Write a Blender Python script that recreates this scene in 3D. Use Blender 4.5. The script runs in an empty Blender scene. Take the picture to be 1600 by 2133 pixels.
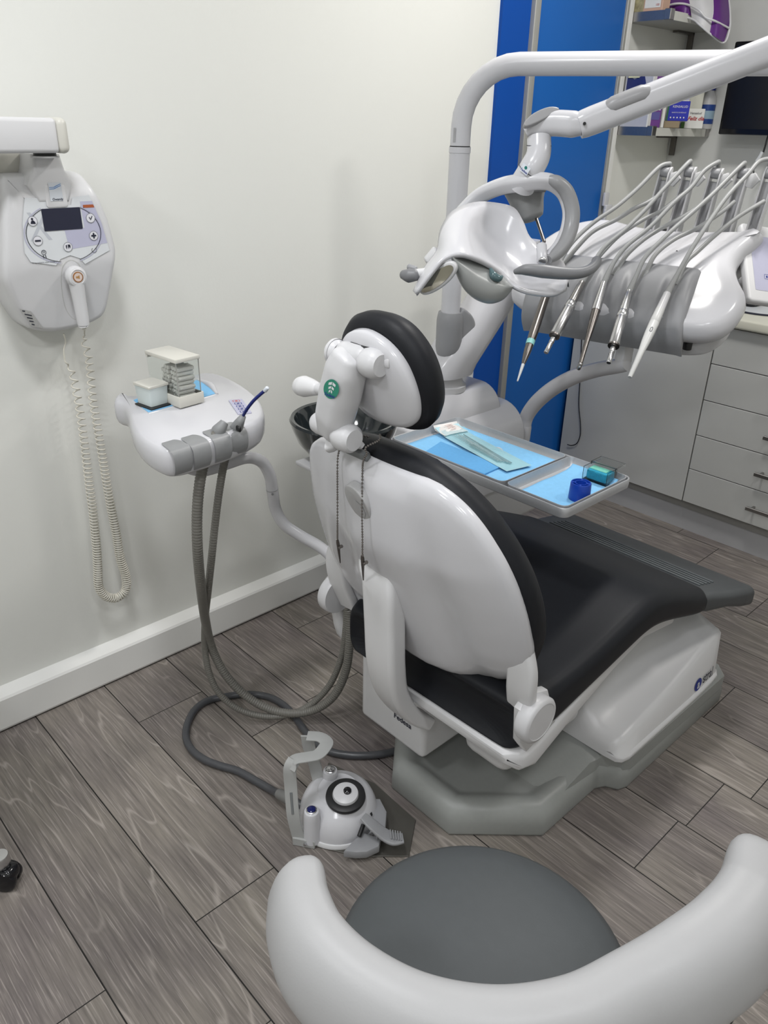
import bpy, bmesh, math, random
from mathutils import Vector, Matrix, Euler
from mathutils.geometry import tessellate_polygon
C = bpy.context.scene.collection
V = Vector
PI = math.pi
random.seed(7)
# ---------------------------------------------------------------- camera survey (photo frame 1600 x 2133)
CAM = V((0.0, 0.0, 1.46)); FOC = 1630.4
RC = Matrix(((0.68224227, 0.7308402, 0.02044731), (0.33666763, -0.2892094, -0.89610983), (-0.64899953, 0.61824795, -0.44336112)))
def ray(px, py): return RC.transposed() @ V(((px - 800) / FOC, (py - 1066.5) / FOC, 1.0))
def P(px, py, x=None, y=None, z=None, d=None, pl=None):
    """surveyed point: where the sight line through a photo point meets a plane of the room"""
    r = ray(px, py)
    if d is not None: t = d
    elif x is not None: t = (x - CAM.x) / r.x
    elif y is not None: t = (y - CAM.y) / r.y
    elif z is not None: t = (z - CAM.z) / r.z
    else:
        o, n = pl; t = (V(o) - CAM).dot(n) / r.dot(n)
    return CAM + r * t
# ---------------------------------------------------------------- materials
MATS = {}
def mat(name, col, rough=0.5, metal=0.0, spec=0.5, noise=0.0, nscale=40.0, bump=0.0, bscale=300.0, coat=0.0, trans=0.0, ior=1.45, alpha=1.0, emit=0.0, var2=None):
    if name in MATS: return MATS[name]
    m = bpy.data.materials.new(name); m.use_nodes = True
    nt = m.node_tree; b = nt.nodes['Principled BSDF']
    c = (*col, 1.0)
    b.inputs['Base Color'].default_value = c
    b.inputs['Roughness'].default_value = rough; b.inputs['Metallic'].default_value = metal
    b.inputs['Specular IOR Level'].default_value = spec; b.inputs['IOR'].default_value = ior
    b.inputs['Coat Weight'].default_value = coat; b.inputs['Coat Roughness'].default_value = 0.08
    b.inputs['Transmission Weight'].default_value = trans; b.inputs['Alpha'].default_value = alpha
    if emit: b.inputs['Emission Color'].default_value = c; b.inputs['Emission Strength'].default_value = emit
    tc = nt.nodes.new('ShaderNodeTexCoord')
    if noise:
        n = nt.nodes.new('ShaderNodeTexNoise'); n.inputs['Scale'].default_value = nscale; n.inputs['Detail'].default_value = 4
        nt.links.new(tc.outputs['Object'], n.inputs['Vector'])
        mx = nt.nodes.new('ShaderNodeMix'); mx.data_type = 'RGBA'
        nt.links.new(n.outputs['Fac'], mx.inputs[0])
        lo = var2 or tuple(max(0, q * (1 - noise)) for q in col); hi = tuple(min(1, q * (1 + noise)) for q in col)
        if var2: hi = col
        mx.inputs[6].default_value = (*lo, 1); mx.inputs[7].default_value = (*hi, 1)
        nt.links.new(mx.outputs[2], b.inputs['Base Color'])
    if bump:
        n2 = nt.nodes.new('ShaderNodeTexNoise'); n2.inputs['Scale'].default_value = bscale; n2.inputs['Detail'].default_value = 3
        nt.links.new(tc.outputs['Object'], n2.inputs['Vector'])
        bp = nt.nodes.new('ShaderNodeBump'); bp.inputs['Strength'].default_value = bump; bp.inputs['Distance'].default_value = 0.002
        nt.links.new(n2.outputs['Fac'], bp.inputs['Height']); nt.links.new(bp.outputs['Normal'], b.inputs['Normal'])
    MATS[name] = m
    return m
# ---------------------------------------------------------------- scene tree
INV = {}
def thing(name, label, cat, loc=(0, 0, 0), group=None):
    o = bpy.data.objects.new(name, None); C.objects.link(o); o.location = loc; o.empty_display_size = 0.05
    o['label'] = label; o['category'] = cat
    if group: o['group'] = group
    INV[o] = Matrix.Translation(V(loc)).inverted()
    return o
def tag(o, label, cat, group=None):
    o['label'] = label; o['category'] = cat
    if group: o['group'] = group
    return o
def adopt(o, parent):
    o.parent = parent
    root = parent
    o.matrix_parent_inverse = INV.get(parent, Matrix.Identity(4))
def obj(name, verts, faces, m, parent=None, smooth=True, label=None, auto=40):
    me = bpy.data.meshes.new(name); me.from_pydata([tuple(v) for v in verts], [], faces); me.update()
    bm = bmesh.new(); bm.from_mesh(me); bmesh.ops.remove_doubles(bm, verts=bm.verts, dist=1e-6)
    bmesh.ops.recalc_face_normals(bm, faces=bm.faces); bm.to_mesh(me); bm.free()
    return finish(name, me, m, parent, smooth, label, auto)
def finish(name, me, m, parent, smooth=True, label=None, auto=40):
    o = bpy.data.objects.new(name, me); C.objects.link(o)
    if m: me.materials.append(m)
    if smooth:
        me.polygons.foreach_set('use_smooth', [True] * len(me.polygons))
        try: me.set_sharp_from_angle(angle=math.radians(auto))
        except Exception: pass
    if parent: adopt(o, parent)
    if label: o['label'] = label
    me.update()
    return o
def struct(o):
    o['kind'] = 'structure'; return o
# ---------------------------------------------------------------- shape builders (return verts, faces)
def join(*parts):
    vs, fs = [], []
    for v, f in parts:
        b = len(vs); vs += list(v); fs += [tuple(i + b for i in q) for q in f]
    return vs, fs
def bm_out(bm):
    bm.verts.ensure_lookup_table()
    for i, v in enumerate(bm.verts): v.index = i
    r = ([v.co.copy() for v in bm.verts], [tuple(v.index for v in f.verts) for f in bm.faces]); bm.free(); return r
def box(c, s, r=0.0, seg=3, M=None):
    bm = bmesh.new(); bmesh.ops.create_cube(bm, size=1)
    for v in bm.verts: v.co = V((v.co.x * s[0], v.co.y * s[1], v.co.z * s[2]))
    if r: bmesh.ops.bevel(bm, geom=bm.edges[:], offset=r, segments=seg, profile=0.5, affect='EDGES', clamp_overlap=True)
    for v in bm.verts: v.co = (M @ v.co if M else v.co) + V(c)
    return bm_out(bm)
def boxb(lo, hi, r=0.0, seg=3):
    lo, hi = V(lo), V(hi); return box((lo + hi) / 2, hi - lo, r, seg)
def frame(o, u, v):
    """callable (a,b,c) -> world, on the plane spanned by u, v with normal u x v"""
    o, u, v = V(o), V(u).normalized(), V(v).normalized(); n = u.cross(v)
    return lambda a, b, c=0.0: o + u * a + v * b + n * c
def prism(outline, fr, h0, h1, r=0.0, seg=3):
    """extrude a 2-D outline between heights h0 and h1 in frame fr, bevelled rims"""
    n = len(outline); bm = bmesh.new()
    A = [bm.verts.new(V((a, b, h0))) for a, b in outline]; B = [bm.verts.new(V((a, b, h1))) for a, b in outline]
    f0 = bm.faces.new(A); f1 = bm.faces.new(B)
    for i in range(n): bm.faces.new((A[i], A[(i + 1) % n], B[(i + 1) % n], B[i]))
    bmesh.ops.recalc_face_normals(bm, faces=bm.faces)
    if r:
        es = list(set(f0.edges[:] + f1.edges[:]))
        bmesh.ops.bevel(bm, geom=es, offset=r, segments=seg, profile=0.5, affect='EDGES', clamp_overlap=True)
    for v in bm.verts: v.co = fr(*v.co)
    return bm_out(bm)
def cr(p0, p1, p2, p3, t):
    return 0.5 * ((2 * p1) + (p2 - p0) * t + (2 * p0 - 5 * p1 + 4 * p2 - p3) * t * t + (3 * p1 - p0 - 3 * p2 + p3) * t ** 3)
def spline(pts, n=8, closed=False):
    pts = [V(p) if hasattr(p, '__len__') else p for p in pts]; k = len(pts); out = []
    rng = range(k) if closed else range(k - 1)
    for i in rng:
        if closed: q = [pts[(i + j) % k] for j in (-1, 0, 1, 2)]
        else:
            q = [pts[max(i - 1, 0)], pts[i], pts[i + 1], pts[min(i + 2, k - 1)]]
            if i == 0: q[0] = 2 * pts[0] - pts[1]
            if i == k - 2: q[3] = 2 * pts[-1] - pts[-2]
        for s in range(n): out.append(cr(*q, s / n))
    if not closed: out.append(pts[-1])
    return out
def sc2(pts, n=6): return [(p.x, p.y) for p in spline([V((a, b, 0)) for a, b in pts], n, True)]
def rrect(w, h, r, n=5, cx=0, cy=0):
    out = []
    for sx, sy, a0 in ((1, 1, 0), (-1, 1, 90), (-1, -1, 180), (1, -1, 270)):
        for i in range(n + 1):
            a = math.radians(a0 + 90 * i / n); out.append((cx + sx * (w / 2 - r) + r * math.cos(a), cy + sy * (h / 2 - r) + r * math.sin(a)))
    return out
def circ(r, n=32, cx=0, cy=0): return [(cx + r * math.cos(2 * PI * i / n), cy + r * math.sin(2 * PI * i / n)) for i in range(n)]
def loft(rings, cap=True, closed=False):
    n = len(rings[0]); vs = [p for r in rings for p in r]; fs = []
    m = len(rings)
    for k in range(m if closed else m - 1):
        for i in range(n):
            a, b = k * n, ((k + 1) % m) * n; j = (i + 1) % n
            fs.append((a + i, a + j, b + j, b + i))
    if cap and not closed:
        fs.append(tuple(range(n - 1, -1, -1))); fs.append(tuple((m - 1) * n + i for i in range(n)))
    return vs, fs
def tube(pts, r, n=12, sm=6, round_ends=0.0, sec=None, up=None, cap=True):
    """swept tube; r number or list along control points; sec = cross-section outline in (side, up) units of r"""
    k = len(pts)
    rs = list(r) if hasattr(r, '__len__') else [r] * k
    if sm > 1 and k > 1:
        q = spline([V(p) for p in pts], sm); rr = []
        for i in range(k - 1):
            for s in range(sm): rr.append(rs[i] + (rs[i + 1] - rs[i]) * s / sm)
        rr.append(rs[-1])
    else: q = [V(p) for p in pts]; rr = rs
    rings = []; prev = None
    sec = sec or circ(1.0, n)
    L = len(q)
    for i in range(L):
        t = (q[min(i + 1, L - 1)] - q[max(i - 1, 0)]).normalized()
        if up is not None:
            s = t.cross(V(up)).normalized()
        else:
            if prev is None:
                a = V((0, 0, 1)) if abs(t.z) < 0.9 else V((0, 1, 0)); s = t.cross(a).normalized()
            else:
                s = (prev - t * prev.dot(t)).normalized()
        prev = s; w = s.cross(t)
        rings.append([q[i] + s * (a * rr[i]) + w * (b * rr[i]) for a, b in sec])
        if round_ends and i in (0, L - 1):
            e = -t if i == 0 else t; ex = []
            for kk in range(1, 4):
                an = kk * PI / 2 / 3.3; ex.append([q[i] + e * (rr[i] * round_ends * math.sin(an)) + (s * a + w * b) * (rr[i] * math.cos(an)) for a, b in sec])
            if i == 0: rings = list(reversed(ex)) + rings
            else: rings += ex
    return loft(rings, cap)
def lathe(prof, o, axis=(0, 0, 1), n=32, cap=True):
    """prof: list of (radius, height)"""
    ax = V(axis).normalized(); a = V((1, 0, 0)) if abs(ax.x) < 0.8 else V((0, 1, 0))
    s = ax.cross(a).normalized(); w = ax.cross(s); o = V(o)
    rings = [[o + ax * h + s * (max(r, 1e-5) * math.cos(2 * PI * i / n)) + w * (max(r, 1e-5) * math.sin(2 * PI * i / n)) for i in range(n)] for r, h in prof]
    return loft(rings, cap)
def cyl(a, b, r, n=24, bev=0.0):
    a, b = V(a), V(b); h = (b - a).length
    if bev:
        pr = [(r - bev, 0), (r - bev * 0.3, bev * 0.3), (r, bev), (r, h - bev), (r - bev * 0.3, h - bev * 0.3), (r - bev, h)]
    else: pr = [(r, 0), (r, h)]
    return lathe(pr, a, b - a, n)
def inset_ring(ol, d):
    n = len(ol); out = []
    area = sum(ol[i][0] * ol[(i + 1) % n][1] - ol[(i + 1) % n][0] * ol[i][1] for i in range(n)); sg = 1 if area > 0 else -1
    for i in range(n):
        a, b = V((*ol[i - 1], 0)), V((*ol[(i + 1) % n], 0)); t = (b - a).normalized(); nn = V((-t.y, t.x, 0)) * sg
        out.append((ol[i][0] + nn.x * d, ol[i][1] + nn.y * d))
    return out
def pillow(ol, fr, prof, hfun=None, fill=(0.75, 0.5, 0.25)):
    """ol smooth outline; prof list of (inset, height): rings outside-in; the first and last are filled towards the centroid. hfun(a,b) bends the sheet along the normal"""
    hfun = hfun or (lambda a, b: 0.0)
    cx = sum(p[0] for p in ol) / len(ol); cy = sum(p[1] for p in ol) / len(ol)
    rings2 = []
    i0, h0 = prof[0]
    base = inset_ring(ol, i0)
    for s in reversed(fill): rings2.append(([(cx + (a - cx) * s, cy + (b - cy) * s) for a, b in base], h0))
    for i, h in prof: rings2.append((inset_ring(ol, i), h))
    i1, h1 = prof[-1]; top = inset_ring(ol, i1)
    for s in fill: rings2.append(([(cx + (a - cx) * s, cy + (b - cy) * s) for a, b in top], h1))
    rings = [[fr(a, b, h + hfun(a, b)) for a, b in r] for r, h in rings2]
    return loft(rings)
def rim(r, h0, h1, n=4):
    """rounded rim profile for pillow between heights h0 (bottom) and h1 (top) with radius r"""
    out = []
    for i in range(n + 1):
        a = PI / 2 * i / n; out.append((r * (1 - math.sin(a)), h0 + r * (1 - math.cos(a))))
    for i in range(n + 1):
        a = PI / 2 * i / n; out.append((r * (1 - math.cos(a)), h1 - r * (1 - math.sin(a))))
    return out
def sheet(rows, n=6):
    """smooth surface through a grid of points (rows of equal length)"""
    rr = [spline(r, n) for r in rows]; cols = list(zip(*rr)); cc = [spline(list(c), n) for c in cols]
    w = len(cc[0]); vs = [p for c in cc for p in c]; fs = []
    for i in range(len(cc) - 1):
        for j in range(w - 1): fs.append((i * w + j, (i + 1) * w + j, (i + 1) * w + j + 1, i * w + j + 1))
    return vs, fs
def disc(fr, r, h=0.0, n=28, cx=0, cy=0, sy=1.0):
    return [fr(cx, cy, h)] + [fr(cx + r * math.cos(2 * PI * i / n), cy + r * sy * math.sin(2 * PI * i / n), h) for i in range(n)], [(0, i + 1, (i + 1) % n + 1) for i in range(n)]
def plate(ol, fr, h=0.0):
    vs = [fr(a, b, h) for a, b in ol]
    tri = tessellate_polygon([[V((a, b, 0)) for a, b in ol]])
    return vs, [tuple(t) for t in tri]
def ringplate(ol, w, fr, h=0.0):
    i = inset_ring(ol, w); n = len(ol); vs = [fr(a, b, h) for a, b in ol] + [fr(a, b, h) for a, b in i]
    return vs, [(k, (k + 1) % n, n + (k + 1) % n, n + k) for k in range(n)]
def lettering(name, s, fr, size, m, parent, a=0.0, b=0.0, h=0.0, align='CENTER', shear=0.0, sx=1.0, off=0.0, bend=None):
    cu = bpy.data.curves.new(name, 'FONT'); cu.body = s; cu.size = size; cu.align_x = align; cu.align_y = 'CENTER'; cu.shear = shear; cu.offset = off; cu.resolution_u = 3
    to = bpy.data.objects.new(name, cu); C.objects.link(to)
    dg = bpy.context.evaluated_depsgraph_get(); me = bpy.data.meshes.new_from_object(to.evaluated_get(dg))
    bpy.data.objects.remove(to); bpy.data.curves.remove(cu)
    for v in me.vertices:
        x, y = a + v.co.x * sx, b + v.co.y
        v.co = fr(x, y, h + (bend(x, y) if bend else 0.0))
    me.name = name
    return finish(name, me, m, parent, smooth=False)
def solid(o, t, off=-1.0):
    md = o.modifiers.new('thickness', 'SOLIDIFY'); md.thickness = t; md.offset = off; return o
def copy_tree(o, parent=None):
    c = o.copy(); C.objects.link(c)
    if parent is not None: c.parent = parent
    for ch in list(o.children): copy_tree(ch, c)
    return c
# ---------------------------------------------------------------- palette
WHITE = mat('gloss_white_plastic', (0.56, 0.56, 0.585), 0.18, spec=0.5, noise=0.015, nscale=12)
WHITE2 = mat('satin_white_plastic', (0.61, 0.61, 0.62), 0.33, noise=0.02, nscale=12)
PAINT = mat('white_enamel_tube', (0.55, 0.55, 0.575), 0.24, noise=0.015, nscale=10)
GREYP = mat('grey_plastic', (0.27, 0.273, 0.285), 0.42, noise=0.05, nscale=60, bump=0.05, bscale=900)
GREYD = mat('dark_grey_plastic', (0.17, 0.18, 0.185), 0.42, noise=0.06, nscale=60)
GREYL = mat('light_grey_plastic', (0.56, 0.56, 0.575), 0.35, noise=0.03, nscale=40)
BASEG = mat('grey_base_enamel', (0.27, 0.28, 0.27), 0.38, noise=0.05, nscale=90, bump=0.04, bscale=700)
BLACKU = mat('black_upholstery', (0.010, 0.011, 0.014), 0.5, spec=0.28, noise=0.12, nscale=90, bump=0.06, bscale=500)
BLACKR = mat('black_rubber', (0.012, 0.012, 0.013), 0.45, noise=0.1, nscale=80)
BLACKG = mat('black_gloss', (0.008, 0.008, 0.010), 0.12, noise=0.1, nscale=30)
HOSE = mat('grey_hose', (0.32, 0.325, 0.325), 0.38, noise=0.05, nscale=80)
HOSED = mat('taupe_suction_hose', (0.15, 0.145, 0.13), 0.42, noise=0.1, nscale=120)
CHROME = mat('polished_steel', (0.62, 0.62, 0.63), 0.26, metal=1.0, noise=0.05, nscale=50)
STEEL = mat('brushed_steel', (0.36, 0.35, 0.34), 0.32, metal=1.0, noise=0.12, nscale=120)
STEELD = mat('dark_steel', (0.20, 0.185, 0.175), 0.30, metal=1.0, noise=0.12, nscale=120)
ALU = mat('aluminium', (0.50, 0.51, 0.53), 0.38, metal=0.55, noise=0.06, nscale=150)
INK = mat('dark_ink', (0.012, 0.014, 0.03), 0.6, noise=0.1)
BLUEINK = mat('blue_ink', (0.015, 0.03, 0.22), 0.5, noise=0.1)
CREAM = mat('cream_plastic', (0.58, 0.57, 0.52), 0.35, noise=0.03, nscale=30)
CLEAR = mat('clear_acrylic', (0.98, 1.0, 0.99), 0.03, trans=1.0, ior=1.25, noise=0.0)
LILAC = mat('lilac_label', (0.44, 0.44, 0.56), 0.4, noise=0.03)
PALE = mat('pale_label', (0.62, 0.64, 0.66), 0.4, noise=0.03)
# ================================================================ ROOM
WX = -1.87; BY = 3.41; EX = 1.5; FY = -1.7; CZ = 2.55
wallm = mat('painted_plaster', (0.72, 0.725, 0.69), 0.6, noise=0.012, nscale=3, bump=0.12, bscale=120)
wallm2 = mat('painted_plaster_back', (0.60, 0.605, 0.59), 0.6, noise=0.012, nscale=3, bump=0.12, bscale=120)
trimm = mat('white_lacquer_trim', (0.74, 0.74, 0.72), 0.3, noise=0.02, nscale=6)
BLUE1 = mat('deep_blue_lacquer', (0.004, 0.065, 0.33), 0.4, spec=0.2, noise=0.03, nscale=4)
BLUE2 = mat('blue_lacquer_door', (0.012, 0.115, 0.42), 0.38, spec=0.25, noise=0.03, nscale=4)
def floor_material():
    m = bpy.data.materials.new('grey_oak_laminate'); m.use_nodes = True; nt = m.node_tree; L = nt.links; N = nt.nodes.new
    b = nt.nodes['Principled BSDF']
    uv = N('ShaderNodeUVMap'); at = N('ShaderNodeAttribute'); at.attribute_name = 'plank'
    sep = N('ShaderNodeSeparateXYZ'); L.new(uv.outputs['UV'], sep.inputs[0])
    geo = N('ShaderNodeTexCoord')
    off = N('ShaderNodeVectorMath'); off.operation = 'SCALE'; off.inputs['Scale'].default_value = 17.0; L.new(at.outputs['Color'], off.inputs[0])
    base = N('ShaderNodeVectorMath'); base.operation = 'ADD'; L.new(geo.outputs['Object'], base.inputs[0]); L.new(off.outputs[0], base.inputs[1])
    def scaled(x, y, z, sc, det=5, rough=0.55, dist=0.0):
        mp = N('ShaderNodeMapping'); mp.inputs['Scale'].default_value = (x, y, z); L.new(base.outputs[0], mp.inputs[0])
        n = N('ShaderNodeTexNoise'); n.inputs['Scale'].default_value = sc; n.inputs['Detail'].default_value = det; n.inputs['Roughness'].default_value = rough; n.inputs['Distortion'].default_value = dist
        L.new(mp.outputs[0], n.inputs['Vector']); return n
    n1 = scaled(0.33, 3.0, 1, 2.2, 3, 0.45)             # broad figure
    n2 = scaled(1.2, 26, 1, 5.0, 6, 0.65)         # fine grain
    n3 = scaled(0.8, 1.6, 1, 3.0, 4)              # blotches
    # cathedral rings: bands of the broad figure
    mul = N('ShaderNodeMath'); mul.operation = 'MULTIPLY'; mul.inputs[1].default_value = 13.0; L.new(n1.outputs['Fac'], mul.inputs[0])
    fr_ = N('ShaderNodeMath'); fr_.operation = 'PINGPONG'; fr_.inputs[1].default_value = 0.5; L.new(mul.outputs[0], fr_.inputs[0])
    vein = N('ShaderNodeValToRGB'); vein.color_ramp.elements[0].position = 0.0; vein.color_ramp.elements[0].color = (1, 1, 1, 1); vein.color_ramp.elements[1].position = 0.07; vein.color_ramp.elements[1].color = (0, 0, 0, 1)
    L.new(fr_.outputs[0], vein.inputs['Fac'])
    msk = N('ShaderNodeValToRGB'); msk.color_ramp.elements[0].position = 0.36; msk.color_ramp.elements[1].position = 0.56; L.new(n3.outputs['Fac'], msk.inputs['Fac'])
    vm = N('ShaderNodeMath'); vm.operation = 'MULTIPLY'; L.new(vein.outputs['Color'], vm.inputs[0]); L.new(msk.outputs['Color'], vm.inputs[1])
    vm2 = N('ShaderNodeMath'); vm2.operation = 'MULTIPLY'; vm2.inputs[1].default_value = 0.55; L.new(vm.outputs[0], vm2.inputs[0])
    cr1 = N('ShaderNodeValToRGB'); e = cr1.color_ramp.elements; e[0].position = 0.28; e[0].color = (0.120, 0.108, 0.102, 1); e[1].position = 0.72; e[1].color = (0.255, 0.232, 0.214, 1)
    L.new(n2.outputs['Fac'], cr1.inputs['Fac'])
    blot = N('ShaderNodeMix'); blot.data_type = 'RGBA'; blot.blend_type = 'MULTIPLY'; blot.inputs[0].default_value = 1.0
    cr2 = N('ShaderNodeValToRGB'); e = cr2.color_ramp.elements; e[0].position = 0.3; e[0].color = (0.70, 0.67, 0.70, 1); e[1].position = 0.7; e[1].color = (1.14, 1.13, 1.05, 1)
    L.new(n3.outputs['Fac'], cr2.inputs['Fac']); L.new(cr1.outputs['Color'], blot.inputs[6]); L.new(cr2.outputs['Color'], blot.inputs[7])
    tint = N('ShaderNodeMix'); tint.data_type = 'RGBA'; tint.blend_type = 'MULTIPLY'; tint.inputs[0].default_value = 1.0
    sx = N('ShaderNodeSeparateColor'); L.new(at.outputs['Color'], sx.inputs[0])
    cr3 = N('ShaderNodeMapRange'); cr3.inputs[3].default_value = 0.93; cr3.inputs[4].default_value = 1.06; L.new(sx.outputs[0], cr3.inputs[0])
    L.new(blot.outputs[2], tint.inputs[6]); L.new(cr3.outputs[0], tint.inputs[7])
    veinmix = N('ShaderNodeMix'); veinmix.data_type = 'RGBA'; L.new(vm2.outputs[0], veinmix.inputs[0]); L.new(tint.outputs[2], veinmix.inputs[6]); veinmix.inputs[7].default_value = (0.42, 0.38, 0.345, 1)
    n4 = scaled(1.0, 34, 1, 9.0, 3, 0.5)
    stk = N('ShaderNodeValToRGB'); stk.color_ramp.elements[0].position = 0.56; stk.color_ramp.elements[0].color = (0, 0, 0, 1); stk.color_ramp.elements[1].position = 0.68; stk.color_ramp.elements[1].color = (0.55, 0.55, 0.55, 1); L.new(n4.outputs['Fac'], stk.inputs['Fac'])
    stm = N('ShaderNodeMix'); stm.data_type = 'RGBA'; L.new(stk.outputs['Color'], stm.inputs[0]); L.new(veinmix.outputs[2], stm.inputs[6]); stm.inputs[7].default_value = (0.36, 0.325, 0.30, 1)
    # groove mask from plank UV (u: m from ends, v: m from edges)
    mn = N('ShaderNodeMath'); mn.operation = 'MINIMUM'; L.new(sep.outputs[0], mn.inputs[0]); L.new(sep.outputs[1], mn.inputs[1])
    def edge(axis, width):
        a = N('ShaderNodeMath'); a.operation = 'SUBTRACT'; a.inputs[1].default_value = 0.5; L.new(sep.outputs[axis], a.inputs[0])
        bb = N('ShaderNodeMath'); bb.operation = 'ABSOLUTE'; L.new(a.outputs[0], bb.inputs[0])
        c = N('ShaderNodeMath'); c.operation = 'GREATER_THAN'; L.new(bb.outputs[0], c.inputs[0])
        return c
    ge = edge(1, 0); ge.inputs[1].default_value = 0.5 - 0.0014 / 0.1957
    gu = edge(0, 0); gu.inputs[1].default_value = 0.5 - 0.0012 / 1.22
    gm = N('ShaderNodeMath'); gm.operation = 'MAXIMUM'; L.new(ge.outputs[0], gm.inputs[0]); L.new(gu.outputs[0], gm.inputs[1])
    gmix = N('ShaderNodeMix'); gmix.data_type = 'RGBA'; L.new(gm.outputs[0], gmix.inputs[0]); L.new(stm.outputs[2], gmix.inputs[6]); gmix.inputs[7].default_value = (0.006, 0.005, 0.004, 1)
    L.new(gmix.outputs[2], b.inputs['Base Color'])
    rr = N('ShaderNodeMapRange'); rr.inputs[3].default_value = 0.42; rr.inputs[4].default_value = 0.6; L.new(n2.outputs['Fac'], rr.inputs[0]); L.new(rr.outputs[0], b.inputs['Roughness'])
    b.inputs['Specular IOR Level'].default_value = 0.35
    bp = N('ShaderNodeBump'); bp.inputs['Strength'].default_value = 0.25; bp.inputs['Distance'].default_value = 0.002; L.new(n2.outputs['Fac'], bp.inputs['Height']); L.new(bp.outputs['Normal'], b.inputs['Normal'])
    return m
def build_floor():
    W = 0.1957; LEN = 1.22
    joint = {0: -1.013, -2: -1.004, 4: -0.48, 10: -0.76, 11: -1.046, 8: -0.787, 3: -1.401}
    vs, fs, uvs, cols = [], [], [], []
    rnd = random.Random(11)
    for k in range(-12, 15):
        y0 = 0.462 + W * k; y1 = y0 + W
        j = joint.get(k, -1.0 + rnd.random() * LEN)
        x = j - LEN * math.ceil((j - (WX - 0.05)) / LEN)
        while x < EX + 0.1:
            b = len(vs); x1 = x + LEN
            vs += [(x, y0, 0), (x1, y0, 0), (x1, y1, 0), (x, y1, 0)]; fs.append((b, b + 1, b + 2, b + 3))
            uvs += [(0, 0), (1, 0), (1, 1), (0, 1)]; cols.append((rnd.random(), rnd.random(), rnd.random(), 1)); x = x1
    me = bpy.data.meshes.new('floor'); me.from_pydata(vs, [], fs)
    ul = me.uv_layers.new(name='UVMap')
    for i, u in enumerate(uvs): ul.data[i].uv = u
    ca = me.color_attributes.new('plank', 'FLOAT_COLOR', 'CORNER')
    for i in range(len(fs)):
        for q in range(4): ca.data[i * 4 + q].color = cols[i]
    struct(finish('floor', me, floor_material(), None, smooth=False))
build_floor()
struct(obj('wall_left', *boxb((WX - 0.1, FY, 0), (WX, BY + 0.1, CZ)), wallm, smooth=False))
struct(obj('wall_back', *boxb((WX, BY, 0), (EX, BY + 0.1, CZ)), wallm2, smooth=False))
struct(obj('wall_right', *boxb((EX, FY, 0), (EX + 0.1, BY + 0.1, CZ)), wallm, smooth=False))
struct(obj('wall_front', *boxb((WX - 0.1, FY - 0.1, 0), (EX + 0.1, FY, CZ)), wallm, smooth=False))
struct(obj('ceiling', *boxb((WX - 0.1, FY - 0.1, CZ), (EX + 0.1, BY + 0.1, CZ + 0.08)), mat('white_ceiling', (0.8, 0.8, 0.8), 0.8, noise=0.01), smooth=False))
# baseboard: deep white boxed skirting with a sloping top
prof = [(0, 0.006), (0.036, 0.006), (0.038, 0.012), (0.038, 0.098), (0.034, 0.104), (0, 0.117)]
bb = [[V((WX + a, y, z)) for a, z in prof] for y in (FY, 2.225)]
struct(obj('baseboard_left', *loft(bb), trimm, smooth=False))
struct(obj('trim_1', *boxb((WX, FY, 0.0), (WX + 0.030, 2.22, 0.006)), BLACKR, smooth=False))
# blue sliding door beside the white wall
struct(obj('trim_2', *boxb((WX, 2.232, 0), (WX + 0.012, 2.374, 2.4)), BLUE1, smooth=False))
door = obj('door_1', *boxb((WX, 2.402, 0.02), (WX + 0.012, 2.922, 2.4)), BLUE2, smooth=False); struct(door)
alu2 = mat('satin_aluminium_profile', (0.36, 0.36, 0.34), 0.4, metal=0.35, noise=0.04)
obj('door_stile', *boxb((WX, 2.374, 0), (WX + 0.03, 2.404, 2.4), 0.003), alu2, door)
obj('door_stile', *boxb((WX, 2.920, 0), (WX + 0.022, 2.936, 2.4), 0.003), alu2, door)
struct(obj('trim_3', *boxb((WX, 2.936, 0.0), (WX + 0.026, 2.956, 2.4)), trimm, smooth=False))
lt = thing('wall_latch', 'small white plastic latch on the strip right of the blue door', 'latch', (WX + 0.03, 2.95, 1.2))
p0 = P(1262, 415, x=WX + 0.035)
obj('latch_plate', *box(p0 + V((0.0, 0, 0.0)), (0.012, 0.03, 0.05), 0.003), WHITE, lt)
obj('latch_hook', *join(box(p0 + V((0.008, 0.012, -0.035)), (0.014, 0.045, 0.03), 0.004), box(p0 + V((0.008, -0.004, -0.06)), (0.012, 0.016, 0.05), 0.004)), WHITE, lt)
# ---------------------------------------------------------------- base cabinets
cabm = mat('grey_white_laminate', (0.50, 0.505, 0.49), 0.38, noise=0.03, nscale=5)
gapm = mat('cabinet_shadow_gap', (0.03, 0.03, 0.03), 0.6, noise=0.05)
cf = 2.83
cab = thing('base_cabinet', 'plain grey white base cabinet panel between blue door and drawers', 'cabinet', (-1.55, 3.05, 0))
obj('carcass', *boxb((WX + 0.031, cf + 0.02, 0.1315), (-1.243, BY - 0.01, 0.83)), gapm, cab, smooth=False)
obj('door', *boxb((WX + 0.033, cf, 0.132), (-1.2415, cf + 0.019, 0.833), 0.0015, 1), cabm, cab, smooth=False)
dr = thing('drawer_unit', 'grey white drawer unit with five drawers and bar handles', 'drawers', (-0.8, 3.05, 0))
obj('carcass', *boxb((-1.2385, cf + 0.02, 0.1315), (-0.43, BY - 0.01, 0.83)), gapm, dr, smooth=False)
zs = [0.132, 0.273, 0.4135, 0.554, 0.6935, 0.833]
hxs = P(1553, 1058, y=cf - 0.03).x
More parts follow.
